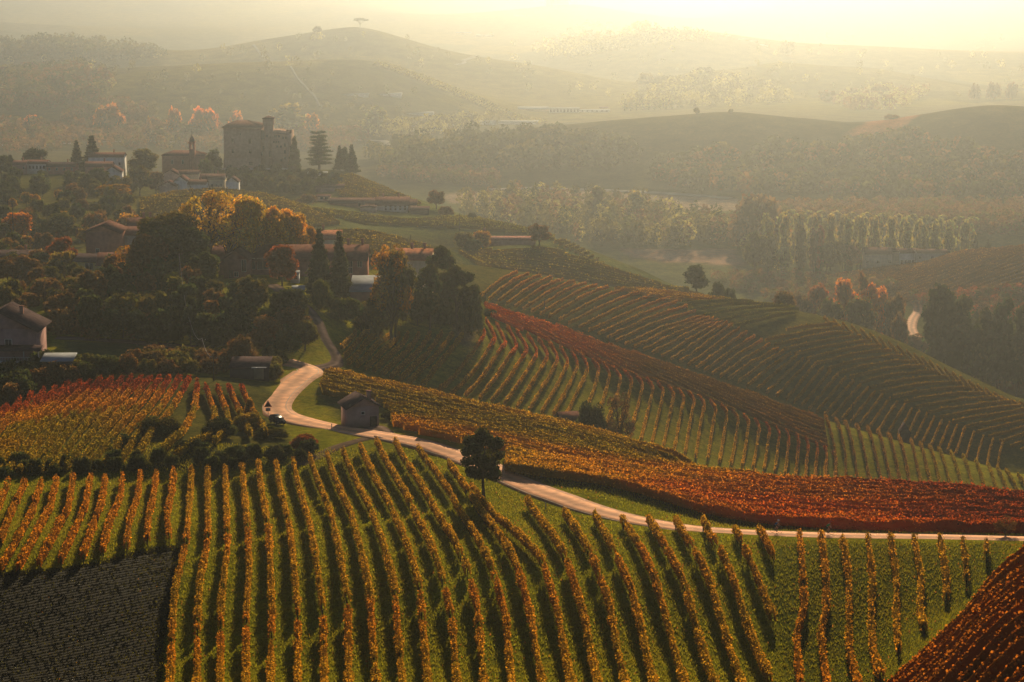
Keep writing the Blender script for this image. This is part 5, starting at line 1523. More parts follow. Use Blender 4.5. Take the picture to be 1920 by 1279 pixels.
def window(root, x, z, w, h, face_y=0.0, name='window', arch=False, frame=True):
    """window on the front wall plane y = face_y (outside is -y)"""
    t = 0.10
    fr = [bx(x - w/2 - t, x + w/2 + t, face_y - 0.06, face_y + 0.05, z + h, z + h + t), bx(x - w/2 - t, x + w/2 + t, face_y - 0.12, face_y + 0.05, z - t, z),
          bx(x - w/2 - t, x - w/2, face_y - 0.06, face_y + 0.05, z, z + h), bx(x + w/2, x + w/2 + t, face_y - 0.06, face_y + 0.05, z, z + h)]
    if w > 0.8: fr.append(bx(x - 0.03, x + 0.03, face_y - 0.05, face_y + 0.04, z, z + h))
    o = part(name, fr, M_FRAME if frame else M_SHUT, root)
    if arch:
        k = 9; P = [(x - w/2, face_y - 0.025, z)] + [(x + w/2 * math.cos(a), face_y - 0.025, z + h - w/2 + w/2 * math.sin(a)) for a in np.linspace(0, math.pi, k)][::-1] + [(x + w/2, face_y - 0.025, z)]
        P = np.array(P)[::-1]
        o2 = part('pane', [(P, [np.arange(len(P))[None, :]])], M_GLASS, o)
    else:
        o2 = part('pane', [bx(x - w/2, x + w/2, face_y - 0.025, face_y + 0.02, z, z + h)], M_GLASS, o)
    return o

def chimney(root, x, y, z, w=0.7, h=1.5, mat=None):
    part('chimney', [bx(x - w/2, x + w/2, y - w/2, y + w/2, z - 1.2, z + h), bx(x - w/2 - 0.12, x + w/2 + 0.12, y - w/2 - 0.12, y + w/2 + 0.12, z + h, z + h + 0.15)], mat or wall_mat('brick'), root)

def house(l, r, eave, ridge, d, depth=9.0, axis='x', wall='cream', roof='tile', rz=0.0, wins=None, chim=(), over=0.5, label='', cat='house', group=None, name='house', door=None, hip=0.0, apex=None, base=None):
    """l, r, eave, ridge: photograph pixels of the front wall at distance d"""
    mid = (l + r) / 2
    W_ = (r - l) * d / F / 0.985
    p = at_px(mid, d)
    _, se = ray(mid, eave); _, sr = ray(mid, ridge)
    ze = se * d; zr = sr * (d + depth / 2) if axis == 'x' else sr * d
    zg = min(p.z, float(height(p.x, d + depth)), float(height(p.x - W_/2, d)), float(height(p.x + W_/2, d))) - 0.6
    ze = max(ze, p.z + 2.2); zr = max(zr, ze + 0.4)
    root = empty(name, (p.x, d, p.z), rz)
    g = zg - p.z; e = ze - p.z; q = zr - p.z
    x0, x1 = -W_/2, W_/2; D = depth
    WM = wall_mat(wall); RM = ROOFM[roof]
    walls = [bx(x0, x1, 0, 0.3, g, e), bx(x0, x1, D - 0.3, D, g, e), bx(x0, x0 + 0.3, 0.3, D - 0.3, g, e), bx(x1 - 0.3, x1, 0.3, D - 0.3, g, e)]
    o = over; roofs = []; ax = 0.0 if apex is None else (apex - mid) * d / F
    if axis == 'x':
        hp = hip * D / 2
        if hip == 0:
            for xx in (x0, x1 - 0.3):
                V = np.array([(xx, 0, e), (xx, D, e), (xx, D/2, q - 0.05), (xx + 0.3, 0, e), (xx + 0.3, D, e), (xx + 0.3, D/2, q - 0.05)], float)
                walls.append((V, [np.array([(0, 2, 1), (3, 4, 5)]), np.array([(0, 3, 5, 2), (1, 2, 5, 4), (0, 1, 4, 3)])]))
        sl = (q - e) / (D / 2)
        fr = [(x0 - o, -o, e - o * sl + 0.12), (x1 + o, -o, e - o * sl + 0.12), (x1 + o - (hp + o if hip else 0), D/2, q + 0.12), (x0 - o + (hp + o if hip else 0), D/2, q + 0.12)]
        bk = [(x1 + o, D + o, e - o * sl + 0.12), (x0 - o, D + o, e - o * sl + 0.12), (x0 - o + (hp + o if hip else 0), D/2, q + 0.12), (x1 + o - (hp + o if hip else 0), D/2, q + 0.12)]
        roofs = [slab(fr, 0.2), slab(bk, 0.2)]
        if hip:
            roofs.append(slab([(x1 + o, -o, e - o * sl + 0.12), (x1 + o, D + o, e - o * sl + 0.12), (x1 - hp, D/2, q + 0.12)], 0.2))
            roofs.append(slab([(x0 - o, D + o, e - o * sl + 0.12), (x0 - o, -o, e - o * sl + 0.12), (x0 + hp, D/2, q + 0.12)], 0.2))
    elif axis == 'y':
        for yy in (0, D - 0.3):
            V = np.array([(x0, yy, e), (x1, yy, e), (ax, yy, q - 0.05), (x0, yy + 0.3, e), (x1, yy + 0.3, e), (ax, yy + 0.3, q - 0.05)], float)
            walls.append((V, [np.array([(0, 1, 2), (3, 5, 4)]), np.array([(0, 2, 5, 3), (1, 4, 5, 2), (0, 3, 4, 1)])]))
        s1 = (q - e) / (ax - x0); s2 = (q - e) / (x1 - ax)
        roofs = [slab([(x0 - o, -o, e - o * s1 + 0.12), (ax, -o, q + 0.12), (ax, D + o, q + 0.12), (x0 - o, D + o, e - o * s1 + 0.12)], 0.2),
                 slab([(ax, -o, q + 0.12), (x1 + o, -o, e - o * s2 + 0.12), (x1 + o, D + o, e - o * s2 + 0.12), (ax, D + o, q + 0.12)], 0.2)]
    else:   # single slope, falling to the front
        roofs = [slab([(x0 - o, -o, e + 0.12), (x1 + o, -o, e + 0.12), (x1 + o, D + o, q + 0.12), (x0 - o, D + o, q + 0.12)], 0.2)]
        V = np.array([(x0, 0.31, e), (x1, 0.31, e), (x1, D, e), (x0, D, e), (x1, D, q), (x0, D, q)], float)
        walls.append((V, [np.array([(0, 1, 4, 5), (0, 3, 2, 1), (2, 3, 5, 4)]), np.array([(0, 5, 3), (1, 2, 4)])]))
    part('wall', walls, WM, root)
    part('roof', roofs, RM, root)
    if wins:
        for (fx, fz, w, h) in wins:
            window(root, x0 + fx * W_, fz * e, w, h)
    if door:
        fx, w, h = door
        part('door', [bx(x0 + fx * W_ - w/2, x0 + fx * W_ + w/2, -0.05, 0.02, 0.0, h)], M_SHUT, root)
    for (fx, fy) in chim:
        zz = e + (q - e) * (1 - abs(fy - 0.5) * 2) if axis == 'x' else e + (q - e) * (1 - abs(x0 + fx * W_ - ax) / (W_ / 2))
        chimney(root, x0 + fx * W_, fy * D, zz)
    tag(root, label, cat, group)
    root['w'] = W_; root['e'] = e; root['q'] = q
    return root

def grid(nx, rows, w=0.9, h=1.3, x0=0.1, x1=0.9):
    return [(x0 + (x1 - x0) * i / max(1, nx - 1), fz, w, h) for fz in rows for i in range(nx)]

# farmhouse
fh = house(390, 686, 487, 459, 566, 11, 'x', 'brick', 'tile', 0, [(0.45, 0.28, 1.0, 1.3), (0.9, 0.55, 1.1, 1.5), (0.96, 0.55, 1.1, 1.5), (0.9, 0.15, 1.1, 1.5), (0.06, 0.3, 1.2, 1.6)], [(0.88, 0.5), (0.97, 0.5)],
      label='long brick farmhouse with a tiled roof and arched openings behind the conifers', cat='farmhouse', name='farmhouse')
for px, w in ((470, 2.2), (493, 3.0)):
    window(fh, (px - 538) * 566 / F, fh['e'] * 0.42, w, 2.8, name='arched_opening', arch=True, frame=True)
house(420, 466, 485, 470, 556, 8, 'y', 'brick', 'tile', 0, [(0.5, 0.08, 1.0, 1.2), (0.82, 0.35, 1.1, 3.0)], door=(0.3, 1.1, 2.1), label='gabled brick wing projecting from the front of the farmhouse', cat='farm wing', name='farm_wing')
house(545, 560, 515, 511, 548, 3, 'f', 'white', 'pale', 0, [(0.62, 0.45, 0.8, 0.9)], label='small white hut with one dark window beside the conifers', cat='hut', name='hut', over=0.1)
house(549, 571, 545, 540, 512, 3.2, 'f', 'dark', 'pale', 0.1, None, label='low shelter with a pale sheet roof beside the farm road', cat='shelter', name='shelter', over=0.2)
house(657, 725, 547, 531, 528, 12, 'f', 'brick', 'pale', 0.0, None, label='wide brick shed with a pale grey roof behind the shrubs', cat='shed', name='shed', over=0.3)
house(772, 800, 572, 562, 548, 6, 'y', 'peach', 'tile', 0.2, None, label='little sunlit peach walled building between the dark trees', cat='outbuilding', name='outbuilding')
house(738, 806, 486, 466, 600, 9, 'x', 'cream', 'orange', -0.12, None, [(0.45, 0.5), (0.8, 0.5)], label='house with an orange roof showing over the golden tree', cat='house', name='house')
house(575, 640, 448, 432, 690, 9, 'x', 'cream', 'orange', 0.1, None, [(0.5, 0.5)], label='low house with a bright roof edge behind the two conifers', cat='house', name='house')
# cluster at the left
house(163, 224, 435, 423, 640, 12, 'y', 'brick', 'tile', 0.0, [(0.35, 0.45, 0.9, 1.2)], label='gabled brick house with a wide roof at the left cluster', name='house', over=0.9)
house(222, 270, 440, 425, 650, 10, 'x', 'grey', 'tile', 0.0, None, label='lower tiled house joined to the gabled brick house', name='house')
house(244, 310, 432, 408, 668, 10, 'x', 'brick', 'tile', 0.16, None, [(0.42, 0.5), (0.6, 0.5)], label='higher tiled house with a tall chimney behind the gabled one', name='house')
house(138, 186, 490, 476, 612, 9, 'x', 'yellow', 'dark', -0.25, [(0.2, 0.2, 0.8, 1.1), (0.35, 0.2, 0.8, 1.1), (0.55, 0.55, 1.0, 1.8), (0.72, 0.55, 1.0, 1.8)], label='yellow walled house with a dark roof left of the knoll', name='house')
house(183, 232, 496, 474, 608, 9, 'x', 'yellow', 'tile', 0.0, [(0.3, 0.5, 0.9, 1.4)], label='tiled extension right of the yellow walled house', name='house')
house(-40, 92, 488, 469, 660, 12, 'x', 'dark', 'dark', 0.0, None, [(0.62, 0.5)], label='long dark roofed barn at the left edge', cat='barn', name='barn')
# pink house at the left edge
ph = house(-62, 68, 617, 584, 424, 11, 'y', 'pink', 'dark', 0.0, [(0.62, 0.62, 1.3, 1.5), (0.55, 0.1, 1.2, 2.0), (0.72, 0.1, 1.2, 2.0)], [(0.72, 0.6)], over=1.0,
      label='pink gabled house with a deep balcony cut by the left edge', name='house')
s_ = 424 / F
bal = [bx(-1.5, (82 - 3) * s_, -2.4, 0.0, 3.1, 3.25)]
part('balcony', bal, wall_mat('white'), ph)
for k in range(18):
    x = -1.4 + k * (((82 - 3) * s_ + 1.3) / 17)
    part('baluster', [bx(x - 0.03, x + 0.03, -2.38, -2.32, 3.25, 4.15)], M_FRAME, ph)
part('handrail', [bx(-1.5, (82 - 3) * s_, -2.42, -2.3, 4.15, 4.22)], M_FRAME, ph)
part('porch_roof', [slab([(-1.6, -2.8, 5.7), ((84 - 3) * s_, -2.8, 5.7), ((84 - 3) * s_, 0.0, 6.3), (-1.6, 0.0, 6.3)], 0.18)], M_TILED, ph)
for px in (52, 80):
    part('pillar', [bx((px - 3) * s_ - 0.15, (px - 3) * s_ + 0.15, -2.35, -2.05, -0.6, 3.1)], wall_mat('grey'), ph)
    part('pillar', [bx((px - 3) * s_ - 0.1, (px - 3) * s_ + 0.1, -2.35, -2.15, 3.25, 5.6)], wall_mat('grey'), ph)
house(82, 134, 677, 672, 416, 5, 'f', 'dark', 'pale', 0.05, None, label='low shed with a pale sheet roof beside the pink house', cat='shed', name='shed')
# huts near the road
hb = house(431, 503, 690, 680, 424, 6, 'f', 'dark', 'dark', 0.0, None, label='black roofed hut with a glazed door beside the road bend', cat='hut', name='hut', over=0.25)
part('glazed_door', [bx(1.0, 3.0, -0.06, -0.01, 0.0, 2.3)], simple_mat('dusty_glass', (0.16, 0.15, 0.10), 0.4, 0.2, 1.0), hb)
part('awning', [bx(0.6, 3.6, -0.9, 0.0, 2.45, 2.55)], M_SHEET, hb)
brh = house(652, 712, 762, 746, 380, 5.5, 'y', 'block', 'dark', 0.32, [(0.48, 0.62, 0.55, 0.45)], [(0.8, 0.5)], over=0.55, label='small brick hut with a pitched tiled roof above the road', cat='hut', name='hut', door=(0.82, 1.3, 1.9))
house(1054, 1086, 786, 772, 478, 5, 'x', 'dark', 'tile', 0.25, None, label='tiny tiled shed beside the dark round tree', cat='shed', name='shed')
house(1688, 1707, 812, 797, 603, 4, 'y', 'dark', 'dark', 0.0, None, label='tiny dark pointed hut among the rows on the right', cat='hut', name='hut', over=0.1)
# long farmhouse on the next ridge
house(619, 714, 394, 371, 1035, 13, 'x', 'brick', 'brown', 0.0, [(0.62, 0.1, 3.0, 2.2)], label='long brown roofed barn on the ridge below the castle', cat='barn', name='barn', over=0.8)
house(676, 704, 402, 393, 1022, 6, 'y', 'peach', 'brown', 0.0, None, label='small gabled annex in front of the long brown barn', cat='annex', name='annex')
house(706, 764, 384, 369, 1034, 13, 'x', 'white', 'tile', 0.0, grid(5, (0.22, 0.6), 0.9, 1.3, 0.3, 0.92), [(0.2, 0.5), (0.7, 0.5)], label='white two storey farmhouse at the end of the long barn', cat='farmhouse', name='farmhouse', over=0.8)
house(758, 780, 384, 374, 1040, 10, 'x', 'peach', 'brown', 0.0, None, label='peach coloured end wing right of the white farmhouse', name='house')
house(770, 803, 395, 387, 1030, 8, 'x', 'dark', 'brown', 0.0, None, label='open dark shed right of the white farmhouse', cat='shed', name='shed')
house(592, 642, 360, 352, 1085, 12, 'f', 'block', 'brown', 0.0, None, label='flat roofed hall on the slope behind the long barn', cat='hall', name='hall')
house(594, 618, 376, 367, 1050, 8, 'x', 'peach', 'tile', 0.0, [(0.4, 0.4, 1.4, 1.4), (0.75, 0.4, 1.4, 1.4)], label='small peach house left of the long brown barn', name='house')
house(576, 612, 339, 336, 1130, 8, 'f', 'white', 'pale', 0.0, None, label='low building with a pale blue roof under the castle cedar', cat='greenhouse', name='greenhouse', over=0.1)
# pink roofed house on the ridge
house(914, 1004, 450, 443, 868, 9, 'x', 'block', 'pink', 0.0, None, label='long low house with a sunlit pink roof on the ridge', name='house')
house(902, 915, 446, 436, 866, 5, 'y', 'pink', 'pink', 0.0, None, [(0.5, 0.4)], label='small tower like annex left of the pink roofed house', cat='annex', name='annex')
# village
V_ = 'village houses below the castle'
vil = [
 (167, 231, 294, 286, 1125, 10, 'x', 'white', 'tile', grid(5, (0.55,)), 'white house with a long low roof right of the tall conifer'),
 (160, 208, 312, 303, 1095, 10, 'x', 'brick', 'tile', None, 'brown roofed house under the white one'),
 (196, 226, 322, 313, 1075, 9, 'y', 'white', 'tile', grid(2, (0.45,)), 'white gabled house left of the olive tree'),
 (170, 200, 328, 318, 1072, 8, 'x', 'cream', 'brown', None, 'cream house with a brown roof on the village slope'),
 (46, 87, 307, 300, 1110, 10, 'x', 'white', 'tile', grid(6, (0.5,), 0.9, 1.6), 'white house with a row of windows at left of the village'),
 (24, 47, 308, 301, 1105, 10, 'x', 'pink', 'tile', grid(2, (0.5,)), 'pink house at the left end of the village'),
 (88, 140, 312, 304, 1108, 10, 'x', 'red', 'dark', grid(4, (0.5,)), 'dull red house in the middle of the village'),
 (328, 350, 339, 331, 1055, 10, 'y', 'white', 'tile', grid(2, (0.35,)), 'white gabled house below the church'),
 (348, 386, 345, 337, 1058, 9, 'x', 'white', 'brown', grid(5, (0.45,)), 'long white house just right of the white gabled one'),
 (300, 330, 349, 341, 1048, 9, 'y', 'peach', 'tile', grid(2, (0.4,)), 'peach gabled house at the foot of the village'),
 (306, 334, 327, 319, 1085, 9, 'y', 'peach', 'tile', grid(2, (0.4,)), 'peach house against the church wall'),
 (336, 372, 326, 319, 1090, 9, 'x', 'cream', 'brown', grid(3, (0.5,)), 'cream house under the bell tower'),
 (376, 420, 336, 326, 1070, 10, 'x', 'cream', 'brown', grid(5, (0.6, 0.2)), 'cream house with two rows of windows left of the castle foot'),
 (424, 446, 341, 333, 1065, 9, 'y', 'white', 'brown', grid(2, (0.4,)), 'small white gabled house under the castle'),
]
for (l, r, e, q, d, dep, ax, wl, rf, wn_, lab) in vil:
    house(l, r, e, q, d, dep, ax, wl, rf, 0.0, wn_, [(0.7, 0.5)] if ax == 'x' else (), label=lab, group=V_, name='house', over=0.5)
# church
ch = house(305, 382, 291, 282, 1142, 12, 'x', 'brick', 'tile', 0.0, [(0.25, 0.6, 1.0, 2.0), (0.5, 0.6, 1.0, 2.0)], hip=0.9, label='brick village church with a domed bell tower', cat='church', name='church')
def church_tower():
    m = 1140 / F; cx = (363 - 343.5) * m; y0 = -4.2; w = 13 * m / 2
    z = lambda py: float(ray(363, py)[1]) * 1138 - ch.location.z
    part('bell_tower', [bx(cx - w * 0.75, cx - w * 0.35, y0, y0 + 4, -1, z(268)), bx(cx + w * 0.35, cx + w * 0.75, y0, y0 + 4, -1, z(268)), bx(cx - w * 0.35, cx + w * 0.35, y0 + 0.4, y0 + 3.6, -1, z(280)),
                        bx(cx - w, cx + w, y0 - 0.4, y0 + 4.4, z(268), z(266)), bx(cx - w * 0.35, cx + w * 0.35, y0 + 0.4, y0 + 3.6, z(271), z(268))], wall_mat('brick'), ch)
    prof = [(1.0, 266), (0.95, 264), (0.8, 261), (0.5, 258.5), (0.25, 256.5), (0.12, 254.5), (0.02, 250)]
    rings = []
    for f, py in prof:
        a = np.arange(8) * math.pi / 4 + math.pi / 8
        rings.append(np.stack([cx + w * 0.8 * f * np.cos(a), y0 + 2 + w * 0.8 * f * np.sin(a), np.full(8, z(py))], 1))
    R = np.array(rings); idx = np.arange(R.shape[0] * 8).reshape(-1, 8); nx = np.roll(idx, -1, 1)
    Q = np.stack([idx[:-1].ravel(), nx[:-1].ravel(), nx[1:].ravel(), idx[1:].ravel()], 1)
    part('dome', [(R.reshape(-1, 3), Q)], ROOFM['dark'], ch)
    part('cross', [bx(cx - 0.06, cx + 0.06, y0 + 1.94, y0 + 2.06, z(250), z(246.5)), bx(cx - 0.45, cx + 0.45, y0 + 1.95, y0 + 2.05, z(248), z(247.6))], M_SHUT, ch)
church_tower()

# castle
def castle():
    d = 1190.0; m = d / F / 0.985; cxp = 483.0
    p = at_px(cxp, d)
    root = empty('castle', (p.x, d, p.z))
    X = lambda px: (px - cxp) * m
    Z = lambda py: float(ray(cxp, py)[1]) * d - p.z
    g = min(-2.0, Z(318))
    ST = wall_mat('stone')
    part('main_wing', [bx(X(421.5), X(489), 0, 24, g, Z(242))], ST, root)
    part('right_wing', [bx(X(509), X(544.5), 1.5, 20, g, Z(249)), bx(X(509), X(527), 1.3, 20, Z(249), Z(247))], ST, root)
    part('middle_wall', [bx(X(489), X(509), 3.0, 22, g, Z(247.5))], ST, root)
    base_l = np.array([(X(420.5), -1.6, g), (X(490), -1.6, g), (X(490), -0.02, Z(297)), (X(420.5), -0.02, Z(297)), (X(420.5), 0, g), (X(490), 0, g)], float)
    part('sloping_base', [(base_l, [np.array([(0, 1, 2, 3)]), np.array([(0, 3, 4), (1, 5, 2)])])], ST, root)
    # projecting band on little arches
    part('parapet', [bx(X(420.8), X(489.6), -0.5, 24.5, Z(241.9), Z(238.2))], ST, root)
    n = 20
    for i in range(n):
        x = X(422) + (X(488.5) - X(422)) * i / (n - 1)
        part('corbel', [bx(x - 0.18, x + 0.18, -0.48, -0.01, Z(244.6), Z(242))], ST, root)
    # hip roof of the main wing, apex left of the middle
    e = Z(238.1); q = Z(228); x0, x1, y0, y1 = X(418.8), X(491), -1.5, 25.5
    xa, xb, ym = X(444), X(459), 12
    part('roof', [slab([(x0, y0, e), (x1, y0, e), (xb, ym, q), (xa, ym, q)], 0.3), slab([(x1, y1, e), (x0, y1, e), (xa, ym, q), (xb, ym, q)], 0.3),
                  slab([(x1, y0, e), (x1, y1, e), (xb, ym, q)], 0.3), slab([(x0, y1, e), (x0, y0, e), (xa, ym, q)], 0.3)], ROOFM['brown'], root)
    # tall tower with a wider top
    t = part('tower', [bx(X(494.3), X(511), 4, 9, g, Z(237.5))], ST, root)
    w0, w1 = X(494.3), X(511); u0, u1 = X(492.8), X(512.4)
    V = np.array([(w0, 4, Z(237.5)), (w1, 4, Z(237.5)), (w1, 9, Z(237.5)), (w0, 9, Z(237.5)), (u0, 3.5, Z(234)), (u1, 3.5, Z(234)), (u1, 9.5, Z(234)), (u0, 9.5, Z(234)),
                  (u0, 3.5, Z(223.2)), (u1, 3.5, Z(223.2)), (u1, 9.5, Z(223.2)), (u0, 9.5, Z(223.2))], float)
    Q = np.array([(0,1,5,4),(1,2,6,5),(2,3,7,6),(3,0,4,7),(4,5,9,8),(5,6,10,9),(6,7,11,10),(7,4,8,11),(8,9,10,11)])
    part('tower_head', [(V, Q)], ST, t)
    a = X(491.8); b = X(513.4); c = (a + b) / 2; zt = Z(223.1); za = Z(218)
    part('tower_roof', [slab([(a, 2.9, zt), (b, 2.9, zt), (c, 6.5, za)], 0.25), slab([(b, 2.9, zt), (b, 10.1, zt), (c, 6.5, za)], 0.25), slab([(b, 10.1, zt), (a, 10.1, zt), (c, 6.5, za)], 0.25), slab([(a, 10.1, zt), (a, 2.9, zt), (c, 6.5, za)], 0.25)], ROOFM['brown'], t)
    # low roofs
    part('roof', [slab([(X(511.2), 0.8, Z(249)), (X(540), 0.8, Z(251.5)), (X(538), 10, Z(248.5)), (X(511.2), 10, Z(246.2))], 0.3)], ROOFM['brown'], root)
    # corner turret: solid shaft, four posts, small roof
    tz0, tz1 = Z(251), Z(246)
    tu = part('corner_turret', [bx(X(537.5), X(546), 0.6, 4.2, g, tz0), bx(X(537.5), X(538.8), 0.6, 1.0, tz0, tz1), bx(X(543.8), X(546), 0.6, 1.0, tz0, tz1), bx(X(537.5), X(538.8), 3.8, 4.2, tz0, tz1), bx(X(543.8), X(546), 3.8, 4.2, tz0, tz1), bx(X(537.2), X(546.3), 0.5, 4.3, tz1, tz1 + 0.3)], ST, root)
    a = X(536.6); b = X(547); c = (a + b) / 2; zt = tz1 + 0.4; za = Z(243.8)
    part('turret_roof', [slab([(a, 0.1, zt), (b, 0.1, zt), (c, 2.4, za)], 0.15), slab([(b, 0.1, zt), (b, 4.7, zt), (c, 2.4, za)], 0.15), slab([(b, 4.7, zt), (a, 4.7, zt), (c, 2.4, za)], 0.15), slab([(a, 4.7, zt), (a, 0.1, zt), (c, 2.4, za)], 0.15)], ROOFM['brown'], tu)
    part('chimney', [bx(X(489.5), X(491.5), 3.3, 3.9, Z(248), Z(243)), bx(X(486.8), X(488), 6, 6.6, Z(240), Z(243.0))], ST, root)
    for (px, py, w, h, fy, arch) in [(438, 268, 1.0, 2.4, 0, 0), (438, 287, 1.0, 2.0, 0, 0), (470, 269, 1.3, 2.6, 0, 1), (470, 287.5, 1.2, 2.0, 0, 0), (453, 253, 0.6, 0.7, 0, 0), (471, 309, 2.0, 1.5, -1.4, 0),
        (488.8 + 3, 262, 2.6, 5.0, 3.0, 1), (493.5, 280, 0.9, 1.3, 3.0, 0), (490.8, 292, 0.9, 2.0, 3.0, 0), (500.5, 258, 0.8, 1.0, 3.0, 0), (506.3, 295, 1.7, 3.4, 3.0, 1),
        (514, 268, 0.7, 0.8, 1.5, 0), (518, 268, 0.7, 0.8, 1.5, 0), (522, 268, 0.7, 0.8, 1.5, 0), (520, 277, 0.8, 1.0, 1.5, 0), (526.5, 277, 0.8, 1.0, 1.5, 0), (533.5, 275.5, 0.8, 1.6, 1.5, 0), (533.5, 288, 0.8, 1.6, 1.5, 0),
        (533.5, 299, 0.8, 1.1, 1.5, 0), (527, 303, 0.8, 1.1, 1.5, 0), (531, 261, 0.9, 1.1, 1.5, 0), (536, 261, 0.9, 1.1, 1.5, 0), (517, 258, 1.6, 1.0, 1.5, 0), (523, 258, 1.0, 1.0, 1.5, 0)]:
        window(root, X(px), Z(py), w, h, fy, arch=bool(arch), frame=False)
    tag(root, 'brick castle with a tall square tower crowning the village hill', 'castle')
    # terrace wall in front
    tw = part('terrace_wall', [bx(X(420), X(556), -6.0, -5.4, g - 4, Z(313))], wall_mat('grey'), None)
    tw.location = root.location
    tag(tw, 'long grey retaining wall along the foot of the castle', 'wall')
castle()

# far buildings
house(1030, 1086, 205, 201.5, 2735, 16, 'x', 'white', 'pale', 0.0, grid(9, (0.18, 0.48, 0.78), 2.2, 1.8, 0.06, 0.95), label='long white factory with three rows of windows in the valley', cat='factory', name='factory')
house(1087, 1143, 208, 205, 2745, 18, 'x', 'white', 'pale', 0.0, grid(6, (0.4,), 2.0, 1.8), label='lower white hall joined to the right of the factory', cat='factory', name='factory')
house(972, 1028, 206, 202, 2760, 20, 'f', 'cream', 'pale', 0.0, None, label='long pale roofed hall left of the white factory', cat='hall', name='hall')
house(1125, 1140, 203, 200, 2780, 10, 'x', 'cream', 'tile', 0.0, None, label='small cream block behind the lower white hall', cat='hall', name='hall')
house(1622, 1672, 476, 464, 1268, 12, 'x', 'cream', 'brown', 0.0, grid(3, (0.4,), 1.8, 1.6), label='cream house with a grey roof at the left of the far farm', name='house')
house(1650, 1692, 472, 466, 1275, 11, 'x', 'cream', 'brown', 0.0, grid(2, (0.4,), 1.6, 1.4), label='grey roofed middle building of the far farm', name='house')
house(1688, 1722, 474, 466, 1270, 10, 'x', 'white', 'brown', 0.0, grid(5, (0.1,), 1.6, 2.6), label='white arcaded building of the far farm', name='house')
house(1720, 1776, 474, 467, 1262, 11, 'x', 'grey', 'brown', 0.0, grid(3, (0.3,), 1.4, 1.4), label='grey low building at the right of the far farm', name='house')
for k, (l, r, e, q, d) in enumerate([(72, 105, 74, 71, 3560), (106, 128, 79, 76, 3560), (129, 152, 80, 77, 3560), (40, 72, 121, 117, 2960), (76, 96, 122, 119, 2960), (118, 140, 124, 121, 2990), (180, 210, 131, 128, 2990),
                                     (893, 905, 67, 65, 4700), (908, 925, 68, 65.5, 4700), (868, 884, 62, 60, 4750), (1385, 1402, 104, 101, 3950), (1405, 1422, 106, 103, 3950), (1425, 1440, 110, 108, 3930), (1345, 1370, 99, 97, 3960), (855, 866, 62, 60, 4760), (965, 985, 53, 51.5, 5200)]):
    house(l, r, e, q, d, 12, 'x', 'white' if k in (2, 7, 8, 12) else 'cream', 'tile' if k < 7 else 'pale', 0.0, None, label='%s house from the left among the tiny hazy houses on the far hills' % ordinal(1 + sorted([72,106,129,40,76,118,180,893,908,868,1385,1405,1425,1345,855,965]).index(l)), group='tiny hazy houses on the far hills', name='house', over=0.4)
def tower_far():
    p = at_px(1050, 5480)
    r = empty('castle', (p.x, p.y, p.z)); 
    part('keep', [bx(-22, 22, 0, 30, -10, 34), bx(-36, -22, 0, 26, -10, 24)], wall_mat('cream'), r)
    part('battlements', [bx(-24, 24, -1, 31, 34, 36)], wall_mat('cream'), r)
    tag(r, 'faint square keep on the top of the farthest hill in the glare', 'castle')
tower_far()

# far roads, river and glasshouse strips: flat pale bands
def far_band(name, img, dmin, dmax, width, mat, lift=0.5):
    P = line_world(img, dmin, dmax, 0, 6, 2); ribbon(name, P, width, mat, lift)
M_PALEROAD = simple_mat('pale_gravel', (0.26, 0.24, 0.20), 0.95, 0.2, 0.1, 0, 0, 0.0)
M_WATER = simple_mat('river_water', (0.05, 0.06, 0.07), 0.25, 0.2, 0.1, 0, 0, 0.5)
far_band('road', [(-60, 274), (40, 272), (140, 269)], 1950, 2350, 9, M_PALEROAD)
far_band('road', [(190, 266), (270, 265), (330, 267), (420, 266)], 1950, 2400, 7, M_PALEROAD)
far_band('road', [(660, 262), (720, 264), (830, 266)], 1950, 2500, 8, M_PALEROAD)
far_band('road', [(920, 356), (1000, 352), (1100, 356), (1200, 360), (1300, 366), (1370, 372)], 1600, 1800, 8, M_PALEROAD)
far_band('lane', [(855, 122), (872, 118), (868, 114), (880, 110), (893, 106)], 2900, 3400, 7, M_PALEROAD)
far_band('lane', [(545, 125), (556, 145), (575, 165), (590, 180), (600, 200)], 2450, 2810, 2.5, M_PALEROAD)
far_band('lane', [(475, 84), (484, 95), (494, 108)], 3050, 3400, 3.5, M_PALEROAD)
for k, (l, r, e, d) in enumerate([(758, 812, 229, 2560), (815, 862, 234, 2520), (862, 930, 233, 2540), (935, 1010, 231, 2560), (770, 830, 240, 2460), (700, 752, 222, 2620), (640, 690, 224, 2600)]):
    house(l, r, e, e - 1.6, d, 26, 'f', 'white', 'pale', 0.0, None, label='%s pale glasshouse from the left in the strip across the far valley' % ordinal(1 + sorted([758,815,862,935,770,700,640]).index(l)), cat='glasshouse', group='pale glasshouses in the far valley', name='glasshouse', over=0.1)

